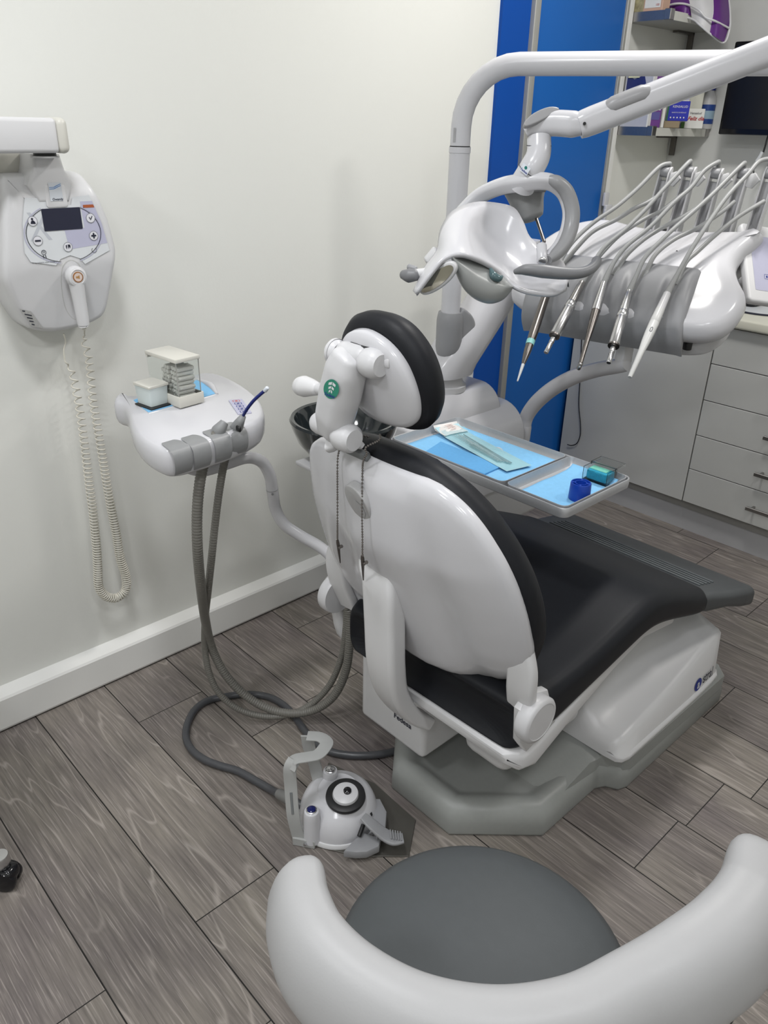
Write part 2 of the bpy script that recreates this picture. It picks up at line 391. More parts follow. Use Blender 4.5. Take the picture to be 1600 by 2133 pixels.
for i in range(5):
    d = obj('drawer', *boxb((-1.2365, cf, zs[i] + 0.0015), (-0.432, cf + 0.019, zs[i + 1] - 0.0015), 0.0012, 1), cabm, dr, smooth=False)
    hz = P([1553, 1570, 1588][i], [1058, 987, 911][i], y=cf - 0.03).z if i < 3 else zs[i] + 0.075
    h = join(box((hxs + 0.09, cf - 0.03, hz), (0.18, 0.008, 0.014), 0.001, 1), box((hxs + 0.02, cf - 0.014, hz), (0.008, 0.032, 0.01)), box((hxs + 0.16, cf - 0.014, hz), (0.008, 0.032, 0.01)))
    obj('handle', *h, STEEL, d, smooth=False)
pl = thing('cabinet_plinth', 'grey plinth board along the floor under the cabinets', 'plinth', (-0.9, 2.87, 0))
obj('plinth_board', *boxb((WX + 0.031, 2.862, 0.0), (EX - 0.1, 2.878, 0.098)), mat('plinth_grey', (0.42, 0.42, 0.43), 0.4, noise=0.03), pl, smooth=False)
obj('top_rail', *boxb((WX + 0.031, 2.852, 0.098), (EX - 0.1, 2.88, 0.131)), mat('plinth_rail_grey', (0.26, 0.255, 0.24), 0.5, noise=0.04), pl, smooth=False)
c2 = thing('base_cabinet', 'grey white base cabinet right of the drawer unit', 'cabinet', (0.4, 3.05, 0))
obj('carcass', *boxb((-0.428, cf + 0.02, 0.1315), (EX - 0.1, BY - 0.01, 0.83)), gapm, c2, smooth=False)
for i in range(3): obj('door', *boxb((-0.427 + i * 0.6, cf, 0.132), (0.17 + i * 0.6, cf + 0.019, 0.833), 0.0015, 1), cabm, c2, smooth=False)
wt = tag(obj('worktop', *boxb((WX + 0.031, cf - 0.025, 0.838), (EX - 0.1, BY - 0.002, 0.874), 0.008, 3), mat('cream_worktop', (0.66, 0.65, 0.55), 0.3, noise=0.03, nscale=20)), 'cream worktop running over the base cabinets', 'worktop')
# cord hanging in front of the cabinet panel
pts = [P(a, b, y=cf - 0.006) for a, b in ((1212, 700), (1209, 780), (1206, 840), (1209, 880), (1209, 905), (1202, 923), (1191, 928), (1182, 926))]
tag(obj('power_cord', *tube(pts, 0.0022, 6), BLACKR), 'thin black cord hanging beside the blue door', 'cord')
# ---------------------------------------------------------------- monitor on the back wall
tv = thing('wall_monitor', 'black flat screen monitor on the back wall', 'monitor', (-1.35, 3.28, 1.6))
ty = 3.27; a0 = P(1495, 280, y=ty); a1 = P(1501, 88, y=ty)
obj('casing', *boxb((a0.x, ty, a0.z), (a0.x + 0.62, ty + 0.035, a1.z), 0.006, 2), BLACKG, tv)
obj('screen', *boxb((a0.x + 0.012, ty - 0.002, a0.z + 0.02), (a0.x + 0.608, ty + 0.004, a1.z - 0.012)), mat('black_screen', (0.003, 0.003, 0.004), 0.25, noise=0.1), tv, smooth=False)
obj('wall_mount', *boxb((a0.x + 0.2, ty + 0.03, a0.z + 0.1), (a0.x + 0.42, BY, a0.z + 0.25)), BLACKR, tv, smooth=False)
pts = [P(a, b, y=3.29) for a, b in ((1612, 262), (1600, 284), (1594, 305), (1590, 318))]
cb = tag(obj('monitor_cord', *tube(pts, 0.0035, 8), BLACKR), 'black cable with pale tag hanging under the monitor', 'cable')
q = [P(1588, 316, y=3.288), P(1583, 326, y=3.288), P(1576, 336, y=3.288)]
obj('cable_tag', *tube(q, 0.006, 8), PALE, cb)
obj('cable_tail', *tube([P(1576, 336, y=3.288), P(1570, 352, y=3.288), P(1572, 375, y=3.288)], 0.003, 8), BLACKR, cb)
# ---------------------------------------------------------------- things on the worktop
mp = P(1580, 646, z=0.876)
fr = frame((mp.x, mp.y, 0.8745), (1, 0, 0), (0, 1, 0))
md = thing('mouse_mat', 'silver grey mat with dark rim lying on the cream worktop', 'mat', (mp.x, mp.y, 0.8745))
obj('mat_rim', *prism(sc2([(a * 0.11, b * 0.09) for a, b in circ(1, 10)], 4), fr, 0, 0.004, 0.001), INK, md)
obj('mat_face', *plate(sc2([(a * 0.098, b * 0.078) for a, b in circ(1, 10)], 4), fr, 0.0045), PALE, md)
q = P(1572, 633, z=0.885); fr = frame((q.x - 0.01, q.y + 0.01, 0.8795), (1, 0, 0), (0, 1, 0))
ms = thing('computer_mouse', 'black computer mouse on the silver grey mat', 'mouse', (q.x, q.y, 0.88))
ol = sc2([(0.03, 0), (0.024, 0.045), (0, 0.058), (-0.024, 0.045), (-0.03, 0), (-0.025, -0.045), (0, -0.056), (0.025, -0.045)], 4)
obj('body', *pillow(ol, fr, rim(0.01, 0, 0.026) + [(0.012, 0.029)], None), BLACKG, ms)
obj('wheel', *cyl(V((q.x - 0.013, q.y + 0.04, 0.909)), V((q.x - 0.007, q.y + 0.04, 0.909)), 0.007), GREYD, ms)
bd = P(1388, 463, z=0.885); bt = P(1390, 402, y=3.18)
bk = thing('charging_stand', 'black device standing on the worktop behind the instrument hoses', 'device', (bt.x, 3.18, 0.874))
obj('body', *join(boxb((bt.x - 0.045, 3.15, 0.8745), (bt.x + 0.03, 3.21, 1.10), 0.012, 3), boxb((bt.x - 0.055, 3.12, 0.8745), (bt.x + 0.05, 3.23, 0.9), 0.008, 3)), BLACKG, bk)
sb = P(1366, 396, y=BY - 0.012)
tag(obj('wall_bracket', *join(box(sb, (0.10, 0.02, 0.03), 0.004), box(sb + V((-0.045, -0.01, 0)), (0.03, 0.03, 0.04), 0.004)), STEEL), 'small grey bracket on back wall behind the hoses', 'bracket')
# ---------------------------------------------------------------- shelves in the corner
shm = mat('grey_shelf_board', (0.42, 0.42, 0.40), 0.45, noise=0.03)
edm = mat('pale_shelf_edge', (0.60, 0.60, 0.56), 0.4, noise=0.03)
def shelf(zb, label):
    s = thing('wall_shelf', label, 'shelf', (WX + 0.03, 3.15, zb))
    x0, x1, y0, y1 = WX + 0.001, -1.698, 2.958, BY - 0.002
    obj('board', *boxb((x0, y0 + 0.004, zb), (x1 - 0.003, y1, zb + 0.028)), shm, s, smooth=False)
    obj('front_edge', *boxb((x1 - 0.003, y0 + 0.03, zb), (x1, y1, zb + 0.028)), edm, s, smooth=False)
    obj('end_cap', *boxb((x0, y0, zb), (x1 - 0.02, y0 + 0.004, zb + 0.03)), STEEL, s, smooth=False)
    obj('corner_cap', *boxb((x1 - 0.022, y0 - 0.002, zb - 0.001), (x1 + 0.003, y0 + 0.028, zb + 0.034), 0.002, 1), STEEL, s, smooth=False)
    obj('corner_cap', *boxb((x1 - 0.02, y1 - 0.03, zb - 0.001), (x1 + 0.003, y1, zb + 0.034), 0.002, 1), STEEL, s, smooth=False)
    obj('bracket', *join(boxb((x0 + 0.012, y1 - 0.008, zb - 0.075), (x0 + 0.035, y1, zb)), boxb((x0 + 0.012, y1 - 0.13, zb - 0.008), (x0 + 0.035, y1, zb))), STEELD, s, smooth=False)
    return s
SZ = 1.443; UZ = 1.816
shelf(SZ, 'lower grey shelf with steel corners, holding boxes and a bottle')
shelf(UZ, 'upper grey shelf with steel corners, carrying the purple bag')
top = SZ + 0.0285
purp = mat('purple_print', (0.10, 0.02, 0.17), 0.4, noise=0.1, nscale=8)
whitep = mat('white_paper', (0.70, 0.70, 0.67), 0.6, noise=0.03)
cobalt = mat('cobalt_print', (0.012, 0.02, 0.36), 0.4, noise=0.06)
redp = mat('red_print', (0.40, 0.02, 0.03), 0.5, noise=0.06)
def facing_box(name, label, cat, x, y, w, d, h, rot, m, group=None, tilt=0):
    t = thing(name, label, cat, (x, y, top), group)
    M = Matrix.Rotation(rot, 3, 'Z')
    u = M @ V((1, 0, 0)); n = M @ V((0, -1, 0))
    obj('body', *box(V((x, y, top + h / 2)) - n * (d / 2), (w, d, h), 0.0015, 1, M), m, t, smooth=False)
    return t, frame(V((x, y, top)) + n * 0.0006, u, (0, 0, 1))
# grey archive box at the near end
def at_shelf(px, xx=-1.70): return P(px, 272, x=xx)
t, fr = facing_box('archive_box', 'grey white archive box at left end of lower shelf', 'box', -1.787, 2.966, 0.116, 0.026, 0.245, 0, mat('grey_card', (0.45, 0.46, 0.52), 0.5, noise=0.06))
obj('window_label', *plate(rrect(0.08, 0.07, 0.003, 2, -0.008, 0.07), fr), mat('grey_card_label', (0.52, 0.53, 0.58), 0.5, noise=0.05), t)
obj('dark_print', *plate([(-0.05, 0.125), (0.035, 0.135), (0.02, 0.175), (-0.02, 0.16), (-0.05, 0.175)], fr), mat('navy_print', (0.02, 0.03, 0.14), 0.5, noise=0.2), t)
obj('spine_strip', *boxb((-1.7285, 2.962, top), (-1.723, 3.0, top + 0.245)), whitep, t, smooth=False)
tag(obj('sticky_note', *boxb((-1.832, 2.9615, top + 0.165), (-1.787, 2.9655, top + 0.225)), mat('yellow_note', (0.62, 0.62, 0.42), 0.6, noise=0.04), smooth=False), 'pale yellow note stuck on the grey archive box', 'note')
a = math.radians(31)
q = at_shelf(1358, -1.715)
t, fr = facing_box('book', 'purple booklet with grey and violet bands beside the archive box', 'book', q.x, q.y, 0.050, 0.014, 0.21, a, purp)
obj('grey_band', *plate([(-0.0245, 0.058), (0.020, 0.058), (0.020, 0.087), (-0.0245, 0.087)], fr), PALE, t)
obj('violet_band', *plate([(-0.0245, 0.026), (0.020, 0.026), (0.020, 0.052), (-0.0245, 0.052)], fr, 0.0002), mat('violet_print', (0.07, 0.06, 0.22), 0.5, noise=0.1), t)
lettering('lettering', 'ODA', fr, 0.014, INK, t, -0.006, 0.070, 0.0006)
q = at_shelf(1377, -1.705)
facing_box('booklet', 'upright white booklet standing next to the purple one', 'book', q.x, q.y, 0.011, 0.014, 0.15, a, whitep)
q = at_shelf(1404, -1.735)
t, fr = facing_box('carton', 'tall white carton with red stripe behind the cobalt box', 'box', q.x, q.y, 0.078, 0.014, 0.19, a, whitep)
obj('red_stripe', *plate([(-0.036, 0.098), (0.012, 0.098), (0.012, 0.117), (-0.036, 0.117)], fr), redp, t)
obj('grey_stripe', *plate([(0.014, 0.098), (0.038, 0.098), (0.038, 0.117), (0.014, 0.117)], fr), LILAC, t)
lettering('lettering', 'ber', fr, 0.030, INK, t, 0.0, 0.132, 0.0006, off=0.0005)
q = at_shelf(1397, -1.692)
t, fr = facing_box('carton', 'flat brown carton under the cobalt blue box', 'box', q.x, q.y, 0.058, 0.028, 0.024, a, mat('brown_card', (0.24, 0.19, 0.12), 0.6, noise=0.08))
q = at_shelf(1406, -1.69); top += 0.0242
t, fr = facing_box('carton', 'cobalt blue box with white lettering on lower shelf', 'box', q.x, q.y, 0.080, 0.03, 0.068, a, cobalt)
obj('green_edge', *plate([(-0.0398, 0.001), (-0.0345, 0.001), (-0.0335, 0.067), (-0.0398, 0.067)], fr), mat('green_print', (0.02, 0.12, 0.05), 0.5, noise=0.1), t)
lettering('lettering', 'KENSALUD', fr, 0.011, whitep, t, 0.006, 0.049, 0.0006)
lettering('lettering', 'BARRITAS DE REGALO', fr, 0.0052, whitep, t, 0.004, 0.029, 0.0006)
obj('dots', *join(*[disc(fr, 0.0026, 0.0006, 12, -0.024 + 0.012 * i, 0.012) for i in range(5)]), whitep, t)
top -= 0.0242
q = at_shelf(1420, -1.705)
facing_box('leaf_sachet', 'small dark green sachet beside the brown carton', 'sachet', q.x, q.y, 0.014, 0.006, 0.023, a, mat('leaf_green', (0.05, 0.13, 0.02), 0.5, noise=0.1))
q = at_shelf(1443, -1.69)
t, fr = facing_box('carton', 'white box with red handwritten lettering before the bottle', 'box', q.x, q.y, 0.068, 0.012, 0.070, a, whitep)
lettering('lettering', 'Vensalud', fr, 0.012, INK, t, 0.0, 0.054, 0.0006, shear=0.2)
lettering('lettering', 'Feliz dia', fr, 0.019, redp, t, 0.003, 0.035, 0.0006, shear=0.4, off=0.0004)
q = at_shelf(1437, -1.735)
facing_box('carton', 'tall plain white carton behind the bottle', 'box', q.x, q.y, 0.062, 0.02, 0.155, a, mat('ivory_card', (0.60, 0.60, 0.53), 0.6, noise=0.03))
q = at_shelf(1467, -1.712)
bx, by = q.x, q.y
bt = thing('bottle', 'white bottle with blue cap and blue label at shelf end', 'bottle', (bx, by, top))
def bl(name, prof, m, cap=True): return obj(name, *lathe([(r * 0.88, h) for r, h in prof], (bx, by, top), n=28, cap=cap), m, bt)
bl('body', [(0.0, 0), (0.027, 0), (0.030, 0.004), (0.030, 0.095), (0.028, 0.11), (0.016, 0.132), (0.014, 0.14), (0, 0.14)], WHITE2)
bl('cap', [(0.0, 0.139), (0.0185, 0.139), (0.0185, 0.164), (0.017, 0.167), (0, 0.167)], mat('navy_cap', (0.012, 0.03, 0.22), 0.35, noise=0.1))
bl('label', [(0.0303, 0.018), (0.0305, 0.018), (0.0305, 0.088), (0.0303, 0.088)], mat('pale_blue_label', (0.32, 0.46, 0.58), 0.5, noise=0.05), False)
bl('label_band', [(0.0306, 0.066), (0.0308, 0.066), (0.0308, 0.088), (0.0306, 0.088)], mat('blue_label_band', (0.02, 0.06, 0.26), 0.5, noise=0.3, nscale=200), False)
bl('label_band', [(0.0306, 0.018), (0.0308, 0.018), (0.0308, 0.036), (0.0306, 0.036)], MATS['blue_label_band'], False)
# upper shelf
top = UZ + 0.0285
fb = mat('vanilla_picture', (0.60, 0.55, 0.33), 0.5, noise=0.9, nscale=70, var2=(0.02, 0.01, 0.01))
q = P(1329, 20, y=2.968)
facing_box('picture_box', 'cream and dark flower printed box at left of upper shelf', 'box', q.x, q.y, 0.042, 0.05, 0.14, 0, fb)
q = P(1361, 8, y=2.968)
t, fr = facing_box('carton', 'white box with orange edges standing on upper shelf', 'box', q.x, q.y, 0.076, 0.05, 0.14, 0, mat('peach_card', (0.55, 0.36, 0.27), 0.5, noise=0.05))
obj('white_face', *plate([(-0.033, 0.012), (0.030, 0.012), (0.030, 0.135), (-0.033, 0.135)], fr), whitep, t)
lettering('lettering', '100', fr, 0.010, redp, t, 0.018, 0.02, 0.0006)
# purple and white bag slung over the upper shelf end
bag = thing('tote_bag', 'purple and white striped bag lying over the upper shelf end', 'bag', (-1.65, 3.2, UZ))
def bp(px, py, d): return P(px, py, d=d)
D0 = 2.95
rowsL = [[bp(1383, -20, 2.92), bp(1440, -25, 2.88), bp(1510, -25, 2.9)],
         [bp(1381, 14, 2.9), bp(1425, 6, 2.84), bp(1450, 12, 2.84)],
         [bp(1396, 27, 2.9), bp(1425, 28, 2.84), bp(1452, 38, 2.86)]]
obj('purple_panel', *sheet(rowsL), purp, bag)
rowsW = [[bp(1430, -20, 2.868), bp(1455, -22, 2.82), bp(1485, -22, 2.838)],
         [bp(1437, 10, 2.835), bp(1465, 20, 2.80), bp(1489, 30, 2.81)],
         [bp(1441, 38, 2.84), bp(1462, 52, 2.80), bp(1479, 70, 2.815)]]
obj('white_panel', *sheet(rowsW), WHITE2, bag)
rowsR = [[bp(1481, -22, 2.842), bp(1500, -22, 2.83), bp(1517, -15, 2.86)],
         [bp(1484, 30, 2.81), bp(1500, 34, 2.80), bp(1520, 45, 2.84)],
         [bp(1479, 69, 2.81), bp(1495, 80, 2.80), bp(1508, 89, 2.83)]]
obj('purple_panel', *sheet(rowsR), purp, bag)
pip = [[bp(1378, 16, 2.89), bp(1405, 8, 2.85), bp(1430, 9, 2.83), bp(1455, 20, 2.79), bp(1470, 36, 2.79), bp(1490, 44, 2.79), bp(1521, 60, 2.83)],
       [bp(1517, -18, 2.86), bp(1521, 30, 2.845), bp(1520, 60, 2.83), bp(1508, 89, 2.83), bp(1480, 71, 2.81), bp(1458, 52, 2.80), bp(1440, 39, 2.835), bp(1396, 28, 2.9)]]
for i, q in enumerate(pip): obj('piping', *tube(q, 0.0035, 8), WHITE2, bag)
# ================================================================ DENTAL CHAIR
XC = -0.90
chair = thing('dental_chair', 'white and black dental chair with tilted backrest and headrest', 'dental chair', (XC, 1.3, 0))
def mirror(pts, c=XC): return pts + [(2 * c - a, b) for a, b in reversed(pts)]
flat = frame((0, 0, 0), (1, 0, 0), (0, 1, 0))
# --- grey floor base
right = [(-0.815, 1.005), (-0.668, 1.163), (-0.668, 1.375), (-0.655, 1.40), (-0.628, 1.415), (-0.618, 1.44), (-0.618, 1.93), (-0.66, 1.97)]
ol = mirror(right, -0.91)
def dens(ol, n=4): return [(ol[i][0] + (ol[(i + 1) % len(ol)][0] - ol[i][0]) * k / n, ol[i][1] + (ol[(i + 1) % len(ol)][1] - ol[i][1]) * k / n) for i in range(len(ol)) for k in range(n)]
bp_ = obj('base_plate', *pillow(ol, flat, [(0.006, 0.0), (0.001, 0.003), (0.0, 0.008), (0.0, 0.038), (0.003, 0.052), (0.010, 0.065), (0.021, 0.075), (0.035, 0.080), (0.048, 0.079), (0.060, 0.073), (0.069, 0.067), (0.080, 0.065)], None, (0.8, 0.5, 0.2)), BASEG, chair, auto=48, label='grey floor base with raised chamfered rim')
def riser_ring(z, yf, e):
    return [V((a, b, z)) for a, b in mirror([(-0.72 - e, yf), (-0.682 - e, yf + 0.025), (-0.674 - e, 1.388), (-0.655 - e, 1.412), (-0.630 - e, 1.425), (-0.620 - e, 1.445), (-0.616 - e, 1.915 - e), (-0.65, 1.95 - e)], -0.91)]
obj('base_riser', *loft([riser_ring(0.06, 1.20, 0), riser_ring(0.075, 1.25, 0), riser_ring(0.092, 1.33, 0), riser_ring(0.100, 1.365, 0.0), riser_ring(0.106, 1.385, 0.006)]), BASEG, bp_, auto=35)
# --- white base cover with sculpted flank
def cover_sec(y, e, zc, zt, up=0.36):
    R = [(-0.618 - e, 0.107), (-0.616 - e, 0.117), (-0.6175 - e, 0.121), (-0.624 - e, 0.1235), (-0.634 - e, zc - 0.010), (-0.643 - e, zc - 0.002), (-0.652 - e, zc), (-0.70 - e * 0.6, zt), (-0.745, zt + 0.03), (-0.775, up)]
    return [V((a, y, b)) for a, b in R] + [V((-1.82 - a, y, b)) for a, b in reversed(R)]
cs = []
for y, e, zc, zt, up in ((1.384, 0.05, 0.126, 0.128, 0.13), (1.387, 0.018, 0.136, 0.14, 0.15), (1.397, 0.006, 0.155, 0.158, 0.18), (1.42, 0.0, 0.163, 0.168, 0.24), (1.48, 0.0, 0.172, 0.18, 0.30), (1.56, 0.0, 0.185, 0.195, 0.325), (1.64, 0.0, 0.202, 0.213, 0.33),
        (1.72, 0.0, 0.226, 0.24, 0.345), (1.79, 0.001, 0.247, 0.268, 0.33), (1.84, 0.003, 0.262, 0.288, 0.31), (1.875, 0.006, 0.262, 0.28, 0.285), (1.895, 0.016, 0.245, 0.25, 0.25), (1.905, 0.035, 0.19, 0.19, 0.19)):
    cs.append(cover_sec(y, e, zc, zt, up))
cov = obj('base_cover', *loft(cs), WHITE2, chair, auto=50)
# wordmark on the flank
wp = P(1453, 1428, x=-0.6262)
fr = frame((-0.6262, wp.y, wp.z + 0.004), (0, 1, 0), (-0.085, 0, 1))
lettering('wordmark', 'stral', fr, 0.043, INK, cov, 0.053, 0.004, 0.0022, off=0.0005, sx=0.74)
obj('wordmark_disc', *disc(fr, 0.019, 0.0015, 24, 0, 0.0), BLUEINK, cov)
lettering('wordmark_initial', 'a', fr, 0.038, PALE, cov, 0, 0.001, 0.0026, off=0.0008, sx=0.85)
# --- white motor column at the rear with brand lettering
cb0 = P(757, 1490, y=1.02); cb1 = P(880, 1582, y=1.02); zb = (cb0.z + cb1.z) / 2
colm = obj('motor_housing', *boxb((cb0.x - 0.012, 1.02, zb - 0.004), (cb1.x, 1.33, 0.47), 0.014, 3), WHITE2, chair)
pf = P(838, 1502, y=1.018); fr = frame((pf.x, 1.0185, pf.z), (1, 0, 0), (0, 0, 1))
lettering('wordmark', 'Fedesa', fr, 0.021, INK, colm, 0, 0, 0.0004, off=0.0004)
pf2 = P(832, 1486, y=1.018); fr2 = frame((pf2.x, 1.0185, pf2.z), (1, 0, 0), (0, 0, 1))
obj('emblem', *disc(fr2, 0.008, 0.0004, 20), mat('teal_print', (0.01, 0.16, 0.14), 0.5, noise=0.05), colm)
obj('emblem_mark', *plate([(-0.004, -0.002), (0, 0.002), (0.004, -0.002), (0.004, 0.0005), (0, 0.0045), (-0.004, 0.0005)], fr2, 0.0008), PALE, colm)
mz = P(1000, 1566, y=1.08).z
obj('seat_mechanism', *boxb((-0.845, 1.055, mz), (-0.715, 1.34, 0.42), 0.03, 4), WHITE2, chair)
# --- seat cushion: lofted along y, rising to the knee and falling to the foot end
def seat_ring(y, xw, ztop, zbot, crown, r=0.035, cx=XC):
    w = xw * 2; h = ztop - zbot
    pts = rrect(w, h, min(r, h * 0.45), 5, 0, 0)
    out = []
    for a, b in pts:
        if a < 0 and y < 1.10: a *= 0.80 + 0.2 * max(0, min(1, (y - 1.0) / 0.12))
        k = crown * (1 - (a / xw) ** 2) if b > 0 else crown * 0.2 * (1 - (a / xw) ** 2)
        out.append(V((cx + a, y - (0.030 * (1 - (a / xw) ** 2) if y < 1.0 else 0), ztop - h / 2 + b + k)))
    return out
S = [(0.985, 0.235, 0.475, 0.41, 0.0), (0.965, 0.255, 0.495, 0.395, 0.0), (0.972, 0.268, 0.51, 0.392, 0.0), (1.00, 0.278, 0.52, 0.40, -0.01), (1.06, 0.283, 0.525, 0.418, -0.02), (1.14, 0.285, 0.535, 0.437, -0.025), (1.24, 0.287, 0.552, 0.458, -0.02),
     (1.33, 0.288, 0.572, 0.478, -0.008), (1.39, 0.288, 0.580, 0.486, 0.0), (1.46, 0.287, 0.565, 0.473, 0.004), (1.55, 0.285, 0.527, 0.442, 0.006), (1.63, 0.282, 0.492, 0.412, 0.006), (1.685, 0.278, 0.468, 0.394, 0.006), (1.702, 0.268, 0.458, 0.392, 0.005)]
seat = obj('seat_cushion', *loft([seat_ring(*q) for q in S]), BLACKU, chair, auto=80)
md = seat.modifiers.new('smooth', 'SUBSURF'); md.levels = 1; md.render_levels = 2
# footrest pad
S2 = [(1.695, 0.272, 0.449, 0.398), (1.71, 0.275, 0.448, 0.392), (1.80, 0.29, 0.422, 0.375), (1.88, 0.298, 0.402, 0.345), (1.92, 0.302, 0.393, 0.335), (1.93, 0.298, 0.388, 0.338)]
foot = obj('footrest', *loft([seat_ring(a, b, c, d, 0.002, 0.018) for a, b, c, d in S2]), mat('charcoal_footrest', (0.062, 0.067, 0.071), 0.45, noise=0.06, nscale=80, bump=0.05, bscale=500), chair, auto=60, label='charcoal ribbed footrest')
rb = []
for i in range(5):
    y = 1.738 + i * 0.020; zz = 0.449 - (y - 1.71) * 0.289
    rb.append(box((XC, y, zz + 0.0015), (0.46, 0.005, 0.005), 0.0015, 2))
obj('grip_rib', *join(*rb), mat('footrest_rib', (0.10, 0.11, 0.115), 0.45, noise=0.05), foot)
# --- white seat pan with hinge brackets
def pan_ring(y, xw, z1, z0):
    return [V((XC + (a * (0.55 + 0.45 * max(0, min(1, (y - 1.0) / 0.15))) if a < 0 else a), y - (0.05 * (1 - (a / xw) ** 2) if y < 1.02 else 0), (z0 + z1) / 2 + b)) for a, b in rrect(2 * xw, z1 - z0, 0.012, 3)]
pan = obj('seat_pan', *loft([pan_ring(0.958, 0.25, 0.388, 0.368), pan_ring(0.978, 0.274, 0.394, 0.353), pan_ring(1.01, 0.282, 0.41, 0.352), pan_ring(1.12, 0.272, 0.425, 0.375), pan_ring(1.30, 0.262, 0.47, 0.42), pan_ring(1.44, 0.25, 0.475, 0.43), pan_ring(1.60, 0.24, 0.425, 0.39)]), WHITE2, chair)
HX = -0.628; kn = P(1122, 1500, x=HX + 0.02)
HY, HZ = kn.y, kn.z
for s in (1, -1):
    x = XC + s * (HX - XC)
    side = frame((x, HY, HZ), (0, 1, 0), (0, 0, 1)) if s > 0 else frame((x, HY, HZ), (0, 1, 0), (0, 0, 1))
    br = prism([(-0.026, -0.05), (0.0, -0.088), (0.088, -0.066), (0.045, 0.035), (0.0, 0.052), (-0.035, 0.03)], side, -0.014, 0.004, 0.003, 2)
    b_ = obj('hinge_bracket', *br, WHITE2, chair)
    if s < 0: bpy.data.objects.remove(b_); b_ = chair
    obj('hinge_knob', *lathe([(0.0, -0.006), (0.044, -0.006), (0.047, 0.0), (0.047, 0.018), (0.044, 0.022), (0.038, 0.024), (0.037, 0.023), (0.0, 0.0235)], (x + s * 0.004, HY, HZ), (s, 0, 0), 40), GREYL, b_)
# --- backrest, in its own tilted frame
TA = math.radians(20.0)
BO = V((-0.896, 1.0, 0.40)) + V((0, math.cos(TA), math.sin(TA))) * 0.04
bu = V((1, 0, 0)); bv = V((0, -math.sin(TA), math.cos(TA)))
back = frame(BO, bu, bv)             # normal points to the rear (towards the camera)
half = [(0.0, 0.052), (0.06, 0.044), (0.12, 0.062), (0.19, 0.112), (0.245, 0.17), (0.270, 0.225), (0.276, 0.29), (0.272, 0.36), (0.256, 0.43), (0.234, 0.48), (0.205, 0.523), (0.172, 0.55), (0.14, 0.563), (0.11, 0.567), (0.075, 0.568), (0.0, 0.568)]
left_half = [(-0.075, 0.568), (-0.11, 0.567), (-0.15, 0.562), (-0.185, 0.548), (-0.212, 0.515), (-0.226, 0.45), (-0.243, 0.34), (-0.262, 0.21), (-0.278, 0.10), (-0.280, 0.035), (-0.262, 0.006), (-0.21, 0.004), (-0.15, 0.02), (-0.08, 0.036)]
ol0 = half + left_half
shell_ol = sc2(ol0, 4)
def half_at(b):
    for (w0, v0), (w1, v1) in zip(half[2:], half[3:]):
        if v0 <= b <= v1 and v1 > v0: return w0 + (w1 - w0) * (b - v0) / (v1 - v0)
    return 0.12
def bow(a, b):                        # the shell is deepest on its centre line and flat at its rim
    t = max(0.0, 1 - (a / half_at(b)) ** 2) if 0.062 < b < 0.56 else 0.0
    edge = min(1, max(0, (b - 0.04) / 0.08)) * min(1, max(0, (0.575 - b) / 0.16)) ** 0.8
    return 0.052 * t * edge
def crease(a, b): return bow(a, b) - 0.012 * math.exp(-((abs(a) - 0.095 - 0.14 * (0.55 - b)) / 0.035) ** 2) * min(1, max(0, (0.55 - b) / 0.2))
shell = obj('backrest_shell', *pillow(shell_ol, back, [(0.004, -0.012), (0, -0.008), (0, 0.004), (0.003, 0.009), (0.008, 0.012), (0.02, 0.014), (0.045, 0.0155)], crease, (0.93, 0.86, 0.78, 0.7, 0.6, 0.5, 0.4, 0.3, 0.2, 0.1)), WHITE, chair, auto=70)
cush_half = [(0.0, 0.06), (0.12, 0.065), (0.20, 0.11), (0.25, 0.175), (0.278, 0.25), (0.283, 0.32), (0.273, 0.39), (0.249, 0.455), (0.212, 0.51), (0.166, 0.548), (0.12, 0.568), (0.08, 0.577), (0.0, 0.58)]
ol1 = sc2(cush_half + [(-a, b) for a, b in reversed(cush_half[1:-1])], 4)
cush = obj('backrest_cushion', *pillow(ol1, back, [(0.06, -0.072), (0.035, -0.068), (0.016, -0.058), (0.005, -0.042), (0.0, -0.026), (0.004, -0.010), (0.014, 0.000), (0.03, 0.002)], lambda a, b: bow(a, b) * 0.5 - 0.0 , (0.85, 0.6, 0.3)), BLACKU, chair, auto=80)
# side arms of the shell reaching down to the hinges
for s in (1, -1):
    nB = bu.cross(bv)
    q3 = [P(a, b, pl=(BO + nB * k, nB)) for a, b, k in ((1088, 1395, 0.012), (1086, 1440, 0.024), (1086, 1485, 0.026))]
    pts = [back(0.238, 0.30, -0.018), back(0.242, 0.245, -0.004)] + q3
    if s < 0: pts = [V((2 * BO.x - q.x, q.y, q.z)) for q in pts]
    obj('back_arm', *tube(pts, [0.024, 0.029, 0.030, 0.030, 0.028], sm=6, sec=rrect(0.8, 2.0, 0.3, 4), up=(1, 0, 0)), WHITE2, chair)
# central strut: hangs from the shell and curves in under the seat
nB = bu.cross(bv)
p1, p2 = P(797, 1160, pl=(BO + nB * 0.03, nB)), P(799, 1212, pl=(BO + nB * 0.060, nB)); y2 = p2.y
pts = [p1, p2, P(801, 1300, y=y2 + 0.003), P(804, 1385, y=y2 + 0.010), P(816, 1440, y=y2 + 0.030), P(846, 1480, y=y2 + 0.072), P(884, 1499, y=y2 + 0.12)]
obj('lumbar_strut', *tube(pts, [0.046, 0.0425, 0.0415, 0.041, 0.038, 0.033, 0.028], sm=6, sec=rrect(1.1, 2.0, 0.3, 5), up=(1, 0, 0)), WHITE2, chair)
nb = nB
def on_shell(px, py, lift):
    p = P(px, py, pl=(BO + nb * 0.03, nb))
    for _ in range(4):
        a, b = (p - BO).dot(bu), (p - BO).dot(bv); p = P(px, py, pl=(BO + nb * (0.0155 + max(0, crease(a, b)) + lift), nb))
    return p
